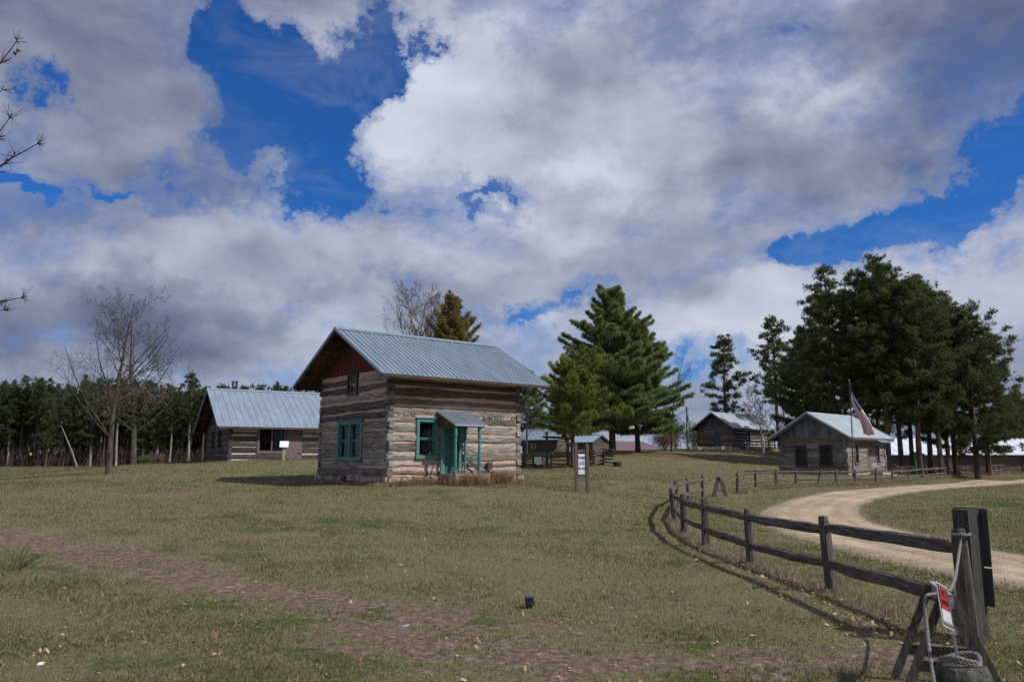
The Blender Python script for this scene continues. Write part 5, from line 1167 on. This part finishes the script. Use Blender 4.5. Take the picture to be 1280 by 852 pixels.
q = MB(); q.tube([(gl_(681, 541)[0], 0, gl_(681, 541)[2]), (gl_(681, 541)[0] + .3, 0, gl_(681, 541)[2] + .05)], .09, 8); q.build('cap_block', M_SILVERWOOD, gt)
G1 = gpos(at(656, 575, 63).x, 63, 0); bp_ = empty('bracket_post', G1, 0, 'thin weathered post with a bracketed top at the left end of the yard fence', 'post')
q = MB(); post_mesh(q, (0, 0, -.1), (0, 0, 2.0), .11, 77); q.build('post', M_POST, bp_); q = MB(); q.beam((-.25, 0, 2.05), (.2, 0, 2.05), .1, .06); q.beam((0, 0, 1.6), (.18, 0, 2.0), .04, .05); q.build('bracket', M_SILVERWOOD, bp_)
# notice boards on the fence
for (u0, v0, u1, v1, mt_, lb) in ((668, 570.7, 677, 579, M_YEL, 'larger pale yellow notice board hung on the yard fence'), (679, 572, 681.8, 576.6, M_PINKP, 'small pink notice hung on the yard fence beside the yellow one')):
    a, c = at(u0, v0, 61.2), at(u1, v1, 61.2); r_ = empty('notice_board', ((a.x + c.x) / 2, 61.2, c.z), 0, lb, 'sign'); q = MB(); hw = (c.x - a.x) / 2; q.box(-hw, hw, -.01, .015, 0, a.z - c.z); q.build('panel', M_WHITE if mt_ is M_YEL else mt_, r_)
    rnd = random.Random(int(u0)); q = MB()
    for k in range(6): x = rnd.uniform(-hw * .8, hw * .5); z = rnd.uniform(.08, (a.z - c.z) * .8); q.box(x, x + hw * .4, -.014 - .001 * k, -.0125 - .001 * k + .0005, z, z + .07)
    q.build('print', mt_ if mt_ is M_YEL else M_WHITE, r_)
# half barrel
P = onground(772, 588); bt = empty('half_barrel', gpos(at(772, 586, 60.5).x, 60.5, 0), 0, 'brown half barrel tub on the grass at the end of the stacked fence', 'tub')
q = MB(); q.tube([(0, 0, 0), (0, 0, .18), (0, 0, .36)], [.28, .33, .33], 16, caps=False); q.tube([(0, 0, .30), (0, 0, .301)], [.32, .32], 16); q.build('staves', M_FASCIA, bt)
for z in (.08, .28): q = MB(); q.tube([(0, 0, z), (0, 0, z + .035)], [.305 + z * .1, .31 + z * .1], 16, caps=False); q.build('hoop', M_DMETAL, bt)

# rocks and rail in front of house 3
rnd = random.Random(4)
A3 = Vector((math.cos(H3[2]), math.sin(H3[2]), 0)); B3 = Vector((-A3.y, A3.x, 0))
rk = MB(); sw = empty('stone_edging', gpos(at(890, 565, 90).x, 90, 0), 0, 'low broken stone and log edging below the far cabin', 'stone edging'); Os = sw.location
for k in range(60):
    u = rnd.uniform(864, 972); Y = 89 - (u - 864) * .03 + rnd.uniform(-.6, .6); p = gpos(at(u, 565, Y).x, Y, .05) - Os; s_ = rnd.uniform(.12, .32)
    rk.box(-s_ * 1.6, s_ * 1.6, -s_, s_, -.1, s_ * .8, M=Matrix.Translation(p) @ Matrix.Rotation(rnd.uniform(-.5, .5), 4, 'Z') @ Matrix.Rotation(rnd.uniform(-.2, .2), 4, 'Y'))
rk.build('stones', M_STONE, sw)
for k in range(4):
    q = MB(); u = 868 + k * 24; a = gpos(at(u, 565, 88.6 - k * .5).x, 88.6 - k * .5, .12) - Os; b_ = gpos(at(u + 26, 565, 88.3 - k * .5).x, 88.3 - k * .5, .14) - Os; q.tube([a, b_], [.12, .10], 8); q.build('log', M_LOGD, sw)
hr = empty('handrail', Vector(H3[:2] + (H3[3] - .1,)), H3[2], 'dark handrail along the lit side of the far cabin', 'handrail')
for k in range(9): q = MB(); x = .8 + k * .95; q.beam((x, -1.1, -.2), (x, -1.1, 1.0), .07, .07); q.build('post', M_LOGD, hr)
q = MB(); q.beam((.8, -1.1, 1.0), (8.4, -1.1, 1.0), .08, .07); q.build('rail', M_LOGD, hr)
q = MB(); q.beam((.8, -1.1, .5), (8.4, -1.1, .5), .05, .06); q.build('rail', M_LOGD, hr)

# ------------------------------------------------------------------ signs, pole, flag
def text_mesh(body, size, mat, name, extrude=.002, bold=0):
    cu = bpy.data.curves.new(name, 'FONT'); cu.body = body; cu.size = size; cu.align_x = 'CENTER'; cu.align_y = 'CENTER'; cu.extrude = extrude; cu.offset = bold
    o = bpy.data.objects.new(name, cu); COL.objects.link(o); dg = bpy.context.evaluated_depsgraph_get(); me = bpy.data.meshes.new_from_object(o.evaluated_get(dg)); bpy.data.objects.remove(o)
    me.materials.clear(); me.materials.append(mat); return me
P = onground(727.5, 615.5); SC = P.y / 30.0
sg_ = empty('village_sign', P, .22, 'white village name sign in a brown wooden post frame on the lawn', 'sign')
k = P.y / FPX
wS = 14.3 * k
for s_ in (-1, 1):
    q = MB(); q.box(s_ * wS / 2 - .055, s_ * wS / 2 + .055, -.055, .055, -.1, 59 * k); q.box(s_ * wS / 2 - .045, s_ * wS / 2 + .045, -.045, .045, 59 * k, 60.2 * k); q.build('post', M_BROWN, sg_)
iw = wS / 2 - .057
for (z, h) in ((18.5, 2.6), (48.6, 1.9), (51.2, 1.2)): q = MB(); q.box(-iw, iw, -.03, .03, z * k, (z + h) * k); q.build('crossbar', M_BROWN, sg_)
q = MB(); q.box(-iw + .01, iw - .01, -.012, .012, 21.2 * k, 48.5 * k); q.build('backing', M_WINFRAME, sg_)
q = MB(); q.box(-iw + .025, iw - .025, -.02, -.0125, 22.5 * k, 47 * k); pn = q.build('panel', M_WHITE, sg_)
for (tx, z, s_) in (('PIONEER', 42.3, .105), ('LOG', 35.8, .15), ('VILLAGE', 29.3, .108)):
    o_ = link('lettering', text_mesh(tx, s_, M_BLACK, 'lettering', bold=.003), pn); o_.location = (0, -.0225, z * k); o_.rotation_euler = (R(90), 0, 0); o_.scale = (.78, 1.35, 1)
q = MB()
for x in (-.1, -.01, .08): q.box(x, x + .05, -.0235, -.0205, 24.8 * k, 25.3 * k)
q.build('small_print', M_BLACK, pn)

P = onground(354.5, 575.5); ib = empty('information_board', gpos(at(354.5, 575, 48.5).x, 48.5, 0), .2, 'small white information board tilted on a pale post before the left cabin', 'sign')
q = MB(); q.box(-.08, .08, -.06, .06, -.1, .72); q.build('post', M_TREAT, ib)
q = MB(); q.box(-.26, .26, -.02, .02, -.2, .22, M=Matrix.Translation((0, -.04, .95)) @ Matrix.Rotation(R(-28), 4, 'X')); q.build('panel', M_WHITE, ib)

P = gpos(at(860, 561, 105).x, 105, 0); up_ = empty('utility_pole', P, 0, 'weathered wooden utility pole left of the far cabin', 'pole')
hp = htop(860, 508, 105); q = MB(); q.tube([(0, 0, -.3), (0, 0, hp)], [.17, .12], 10); q.build('pole', M_BARKPALE, up_); q = MB(); q.box(-.16, .16, -.25, -.1, hp - 1.9, hp - 1.2); q.tube([(-.35, 0, hp - .5), (.35, 0, hp - .5)], .04, 6); q.build('fitting', M_DMETAL, up_)
for (u, vb, vt, Y) in ((1144.5, 592, 565, 66), (1155, 586, 567, 74)):
    q = MB(); P = gpos(at(u, 580, Y).x, Y, 0); q.tube([(0, 0, -.2), (0, 0, at(u, vt, Y).z - P.z)], .1, 10); q.tube([(0, 0, at(u, vt, Y).z - P.z), (0, 0, at(u, vt, Y).z - P.z + .04)], .12, 10); o_ = q.build('bollard_post', M_GREENPOST); o_.location = P
    tag(o_, 'taller green round post behind the far fence' if Y < 70 else 'shorter green round post behind the far fence, right of the taller one', 'post', 'green posts behind the fence')
# flagpole and flag
YP = 52.0; PB = at(1066, 590, YP); PB.z = g(PB.x, YP); PT = at(1061.3, 476, YP)
fp = empty('flagpole', PB, 0, 'thin grey flagpole standing before the corner of the small schoolhouse cabin', 'flagpole')
d = PT - PB; q = MB(); q.tube([(0, 0, -.1), d * .5 + Vector((.05, 0, 0)), d], [.05, .04, .025], 8); q.build('pole', M_POST, fp); q = MB(); q.tube([d, d + Vector((0, 0, .05)), d + Vector((0, 0, .1))], [.02, .05, .01], 8); q.build('finial', M_GALV, fp)
q = MB(); q.tube([d + Vector((.06, -.06, -.05)), d * .5 + Vector((.12, -.06, 0)), Vector((.1, -.06, 1.2))], .008, 5); q.build('halyard', M_ROPE, fp)
def flag():
    a0, a1 = at(1064.5, 489, YP), at(1064.0, 497, YP)   # hoist corners held on the halyard
    O = a0.copy(); nu, nv = 46, 26; V = []
    q00, q10, q01, q11 = a0, at(1092, 543.5, YP - .4), a1, at(1080, 543.0, YP + .1)
    for i in range(nu + 1):
        s = i / nu
        for j in range(nv + 1):
            t = j / nv; top = q00.lerp(q10, s) + Vector((.12 * math.sin(s * 3.1), 0, .02)); bot = q01.lerp(q11, s) + Vector((-.02, 0, 0))
            p = top.lerp(bot, t); amp = .02 + .20 * s
            p += Vector((.10 * s * math.sin(t * 9 + 1), amp * math.sin(t * 15 + s * 3), .05 * s * math.sin(t * 7 + 2))) + Vector((0, .08 * math.sin(s * 7), 0)); V.append(p - O)
    F = []; mi = []
    for i in range(nu):
        for j in range(nv):
            kx = i * (nv + 1) + j; F.append((kx, kx + 1, kx + nv + 2, kx + nv + 1)); st = int(j / 2)
            mi.append(2 if (i < nu * .4 and j < 14) else (0 if st % 2 == 0 else 1))
    mb = MB(); mb.v = [tuple(v) for v in V]; mb.f = F; mb.mi = mi; r_ = empty('flag', O, 0, 'faded red, white and blue flag hanging limp from the flagpole', 'flag')
    cl = mb.build('cloth', [plain('faded_red_cloth', (.70, .38, .41), .8, amp=.1), plain('faded_white_cloth', (.82, .76, .78), .8, amp=.08), plain('faded_blue_cloth', (.10, .12, .24), .8, amp=.1)], r_, True)
    sb = MB()
    for r__ in range(5):
        for c in range(6):
            i, j = 2 + c * 3, 1 + int(r__ * 2.5); p = Vector(V[i * (nv + 1) + j]); e = .022
            vs = []
            for kk in range(10): a = math.pi / 2 + kk * math.pi / 5; rr_ = e if kk % 2 == 0 else e * .42; vs.append(p + Vector((rr_ * math.cos(a), -.012, rr_ * math.sin(a))))
            sb.add(vs, [tuple(range(10))[::-1]])
    sb.build('stars', MATS['faded_white_cloth'], cl)
flag()

# ------------------------------------------------------------------ sawhorses, ropes, foreground
def sawhorse(P, rz, h, L_, spread, label, s=1.0, lw=.085):
    r_ = empty('sawhorse', P, rz, label, 'barricade'); q = MB(); q.beam((-L_ / 2, 0, h), (L_ / 2, 0, h), .05 * s, .10 * s); q.build('beam', M_SILVERWOOD, r_)
    for x in (-L_ / 2 + .08, L_ / 2 - .08):
        for y in (-1, 1): q = MB(); q.beam((x, y * spread, -.03), (x, y * .035, h + .03), lw, .036 * s, up=(1, 0, 0)); q.build('leg', M_POST, r_)
        q = MB(); q.beam((x + .03, -spread * .62, h * .33), (x + .03, spread * .62, h * .33), .03 * s, .08 * s); q.build('brace', M_POST, r_)
    return r_
P = onground(900, 620.5); sawhorse(P, .15 + math.pi / 2 * .2 + 1.2, .86, .45, .30, 'small wooden sawhorse barricade in the gap between the two rail fences')
def rope(name, pts, rad, label, sagz=0, n=40, twist=34):
    """three twisted strands along a smooth curve"""
    pts = [Vector(p) for p in pts]; O = pts[0].copy(); C = []
    for i in range(n + 1):
        t = (len(pts) - 1) * i / n; c = cr(pts, t); C.append(c - O - Vector((0, 0, sagz * 4 * (i / n) * (1 - i / n))))
    mb = MB(); Ltot = sum((b_ - a).length for a, b_ in zip(C[:-1], C[1:])); m_ = max(n, int(Ltot / (rad * 1.3))) if rad > .009 else n
    for s_ in range(3 if rad > .009 else 1):
        Q = []
        for i in range(m_ + 1):
            t = i / m_ * n; k_ = min(int(t), n - 1); c = C[k_].lerp(C[k_ + 1], t - k_); d = (C[k_ + 1] - C[k_]).normalized(); x = d.orthogonal().normalized(); x = (Vector((0, 1, 0)) - d * d.y).normalized() if abs(d.y) < .95 else x; y = d.cross(x)
            a = i * rad * 1.3 / (rad * 7) * 2 * math.pi + s_ * 2.094; Q.append(c + (x * math.cos(a) + y * math.sin(a)) * rad * (.52 if rad > .009 else 0))
        mb.tube(Q, rad * (.56 if rad > .009 else 1), 6)
    o_ = mb.build(name, M_ROPE, None, True); o_.location = O; return tag(o_, label, 'rope')
SH = P + Vector((0, 0, .92))
rope('rope', [f1[-1][1] - Vector((0, 0, .18)), SH], .014, 'pale rope sagging from the near fence end post to the small sawhorse', .24, 24)
rope('rope', [SH + Vector((.05, 0, 0)), f2[0][1] - Vector((0, 0, .15))], .014, 'pale rope sagging from the small sawhorse to the far fence first post', .24, 24)

# big posts at the right foreground
fpB, fpT = f1[0]
YS = fpB.y
sq = empty('sign_post', gpos(at(1212, 700, YS + .22).x, YS + .22, 0), .5, 'thick square grey-green post with two dark sign plates, behind the near fence end', 'sign post')
zt = at(1205, 636, YS + .22).z - sq.location.z
q = MB(); q.box(-.10, .10, -.085, .085, -.2, zt); q.build('post', wood('shaded_grey_green_post', (.022, .022, .020), (.05, .052, .046), (.085, .088, .078), horizontal=False, scale=3, stretch=7), sq)  # post wood darkened to carry the shade on its near faces
for (za, zb, dx) in ((zt - .575, zt + .01, 0), (zt - .97, zt - .59, .0)):
    q = MB(); x0 = .108; q.box(x0, x0 + .006, -.16, .20, za, zb); pl = q.build('sign_plate', M_DMETAL, sq)
    q = MB(); q.tube([(x0 + .006, .0, (za + zb) / 2 + .1), (x0 + .014, 0, (za + zb) / 2 + .1)], .012, 6); q.tube([(x0 + .006, .0, (za + zb) / 2 - .1), (x0 + .014, 0, (za + zb) / 2 - .1)], .012, 6); q.build('bolt', M_GALV, pl)
    q = MB(); zc_ = zb - .085; q.add([(x0 - .003, .10, zc_ - .02), (x0 - .003, .14, zc_ - .02), (x0 - .003, .12, zc_ + .02)], [(0, 1, 2)]); q.build('sticker', plain('blue_sticker', (.05, .08, .22), .5), pl)
# sawhorse barricade in the foreground
YB = 6.6; PB2 = gpos(at(1176, 740, YB).x, YB, 0)
fs_ = sawhorse(PB2, 1.25, at(1176, 742, YB).z - PB2.z, .72, .37, 'large weathered sawhorse carrying a red and white warning sign, right foreground', 1.0, .06)
nearend = PB2 + Vector((math.cos(1.25), math.sin(1.25), 0)) * -.36; farend = PB2 + Vector((math.cos(1.25), math.sin(1.25), 0)) * .36; zh = at(1176, 742, YB).z
ws = empty('warning_sign', at(1181, 757, YB - .42), 0, 'small red and white warning sign with black border wedged on the foreground sawhorse', 'sign'); ws.rotation_euler = (R(-14), R(20), R(38)); ws.scale = (.8, 1, .95)
q = MB(); q.box(-.115, .115, -.003, .003, -.17, .17); sp_ = q.build('panel', plain('shaded_white_plastic', (.42, .43, .45), .5, amp=.1), ws)  # sign white lowered in colour, as for a face in shade
q = MB()
for (a, b_, c, d) in ((-.105, .105, .148, .158), (-.105, .105, -.158, -.148), (-.105, -.095, -.148, .148), (.095, .105, -.148, .148), (-.088, .088, -.142, -.138), (-.088, .088, -.132, -.129)): q.box(a, b_, -.0052, -.0035, c, d)
q.build('border', M_BLACK, sp_)
q = MB(); q.box(-.088, .088, -.0055, -.0036, -.03, .142); q.build('red_field', M_RED, sp_)
for (tx, z, s_) in (('NO', .095, .085), ('TRESPASSING', .022, .05)):
    o_ = link('lettering', text_mesh(tx, s_, M_BLACK, 'lettering', .0005, .0006), sp_); o_.location = (0, -.0068, z); o_.rotation_euler = (R(90), 0, 0); o_.scale = (.9 if tx == 'NO' else .48, 1, 1)
# short post with a rope knot and a long bolt
YK = 5.9; PK = gpos(at(1204, 852, YK).x, YK, 0); zk = at(1204, 832, YK).z - PK.z
kp = empty('short_post', PK, .3, 'short broken weathered post with mossy top at the bottom right corner', 'post')
q = MB(); rnd = random.Random(3); n = 12; rows = [(-.1, .22), (zk * .6, .2), (zk - .05, .19), (zk, .165), (zk + .012, .1)]; vs = []
for (z, r_) in rows:
    for k_ in range(n): a = 2 * math.pi * k_ / n; sqr = 1 / max(abs(math.cos(a)), abs(math.sin(a))) * .85; vs.append((math.cos(a) * r_ * sqr, math.sin(a) * r_ * sqr, z + .02 * nz(k_ * 1.3, z * 9)))
q.add(vs, [(i * n + k_, i * n + (k_ + 1) % n, (i + 1) * n + (k_ + 1) % n, (i + 1) * n + k_) for i in range(len(rows) - 1) for k_ in range(n)] + [tuple((len(rows) - 1) * n + k_ for k_ in range(n))]); q.build('post', wood('mossy_post_wood', (.02, .02, .016), (.06, .058, .047), (.15, .145, .12), horizontal=False, scale=5, stretch=2), kp)
q = MB(); q.tube([(-.02, -.0, zk - .02), (-.035, .02, zk + .21)], .010, 8); q.tube([(-.035, .02, zk + .21), (-.036, .02, zk + .222)], .026, 6); tag(q.build('bolt', M_GALV, kp))
T = PK + Vector((0, 0, zk + .035))
kn = [T + Vector((.13 * math.cos(a) * (1 + .1 * math.sin(3 * a)), .09 * math.sin(a), .018 * math.sin(2 * a) + (.02 if a > 6.3 else 0))) for a in np.linspace(0, 11.5, 22)]
rope('rope', kn, .017, 'thick knotted rope coil lying on the short broken post', 0, 90)
c0 = fpT + Vector((-.02, -.1, -.03))
rope('rope', [c0, at(1199, 690, YS - .25), at(1194, 722, YB + .6), at(1187, 738, YB + .2)], .014, 'grey twisted rope hanging from the near fence post down to the foreground sawhorse', 0, 60)
rope('rope', [at(1187, 738, YB + .2), at(1170, 742, YB - .1), at(1157, 748, YB - .35), at(1159, 790, YB - .5), at(1167, 850, YB - .75), at(1172, 900, YB - .9)], .015, 'grey twisted rope draped over the foreground sawhorse and falling out of the frame', 0, 80)
rope('rope', [fpT + Vector((-.10, -.06, -.05)), fpT + Vector((-.03, -.13, -.045)), fpT + Vector((.05, -.11, -.05)), fpT + Vector((.1, -.03, -.045))], .016, 'loop of grey rope tied round the near fence end post', 0, 24)

# small things on the lawn
P = onground(662, 759); fl = empty('floodlight', P, .12, 'small black box floodlight on the lawn beside the bare path', 'lamp'); kf = P.y / FPX
q = MB(); q.box(-5.2 * kf, 3.6 * kf, -.05, .05, 3.5 * kf, 11.5 * kf, M=Matrix.Translation((0, 0, 0)) @ Matrix.Rotation(R(-8), 4, 'X')); q.box(-5.8 * kf, 4.2 * kf, -.075, .055, 11.7 * kf, 13.2 * kf); hs = q.build('housing', plain('dark_blue_black_plastic', (.018, .024, .045), .35, 0, .5), fl)
q = MB(); q.box(3.8 * kf, 5.2 * kf, -.035, .055, 3 * kf, 10 * kf); q.build('side_cover', M_BLACK, hs); q = MB(); q.box(-4.2 * kf, 2.8 * kf, -.058, -.0515, 8 * kf, 11 * kf, M=Matrix.Rotation(R(-8), 4, 'X')); q.build('lens', M_GLASS, hs)
q = MB(); q.box(-4 * kf, 3 * kf, -.03, .04, -.02, 3.2 * kf); q.build('base', M_BLACK, fl)
P = onground(51, 831); q = MB(); rnd = random.Random(2); vs = [(rnd.uniform(.02, .045) * math.cos(a), rnd.uniform(.02, .04) * math.sin(a), rnd.uniform(.0, .02)) for a in np.linspace(0, 5.6, 8)] + [(0, 0, .03)]; q.add(vs, [(i, (i + 1) % 8, 8) for i in range(8)]); q.tube([(-.02, 0, .015), (.03, .01, .02)], .012, 6); o_ = q.build('crumpled_paper', M_WHITE); o_.location = P; tag(o_, 'crumpled white paper scrap in the grass at the bottom left corner', 'litter')
P = onground(507, 782); q = MB(); q.box(-.045, .045, -.012, .012, 0, .012); o_ = q.build('plastic_scrap', plain('pale_blue_plastic', (.35, .42, .55), .4)); o_.location = P; o_.rotation_euler = (0, -.2, .5); tag(o_, 'pale blue plastic scrap on the bare path', 'litter')
P = onground(24, 712); sg = []; rs = np.random.default_rng(6)
for e in ((.10, .02, .32), (.03, 0, .36), (.26, .05, .22), (-.12, .0, .1), (.4, .1, .26)):
    e = np.array(e); sg += [(np.zeros(3), e * .5 + [0, 0, .03], .011, .008), (e * .5 + [0, 0, .03], e, .008, .003), (e * .5 + [0, 0, .03], e * .8 + [.03, 0, .08], .006, .003)]
o_ = link('fallen_twig', fastmesh('fallen_twig', tubes_np(sg, 5), 4, M_BARK)); o_.location = P; tag(o_, 'dark forked twig sticking out of the grass at the left edge below the bare path', 'twig')
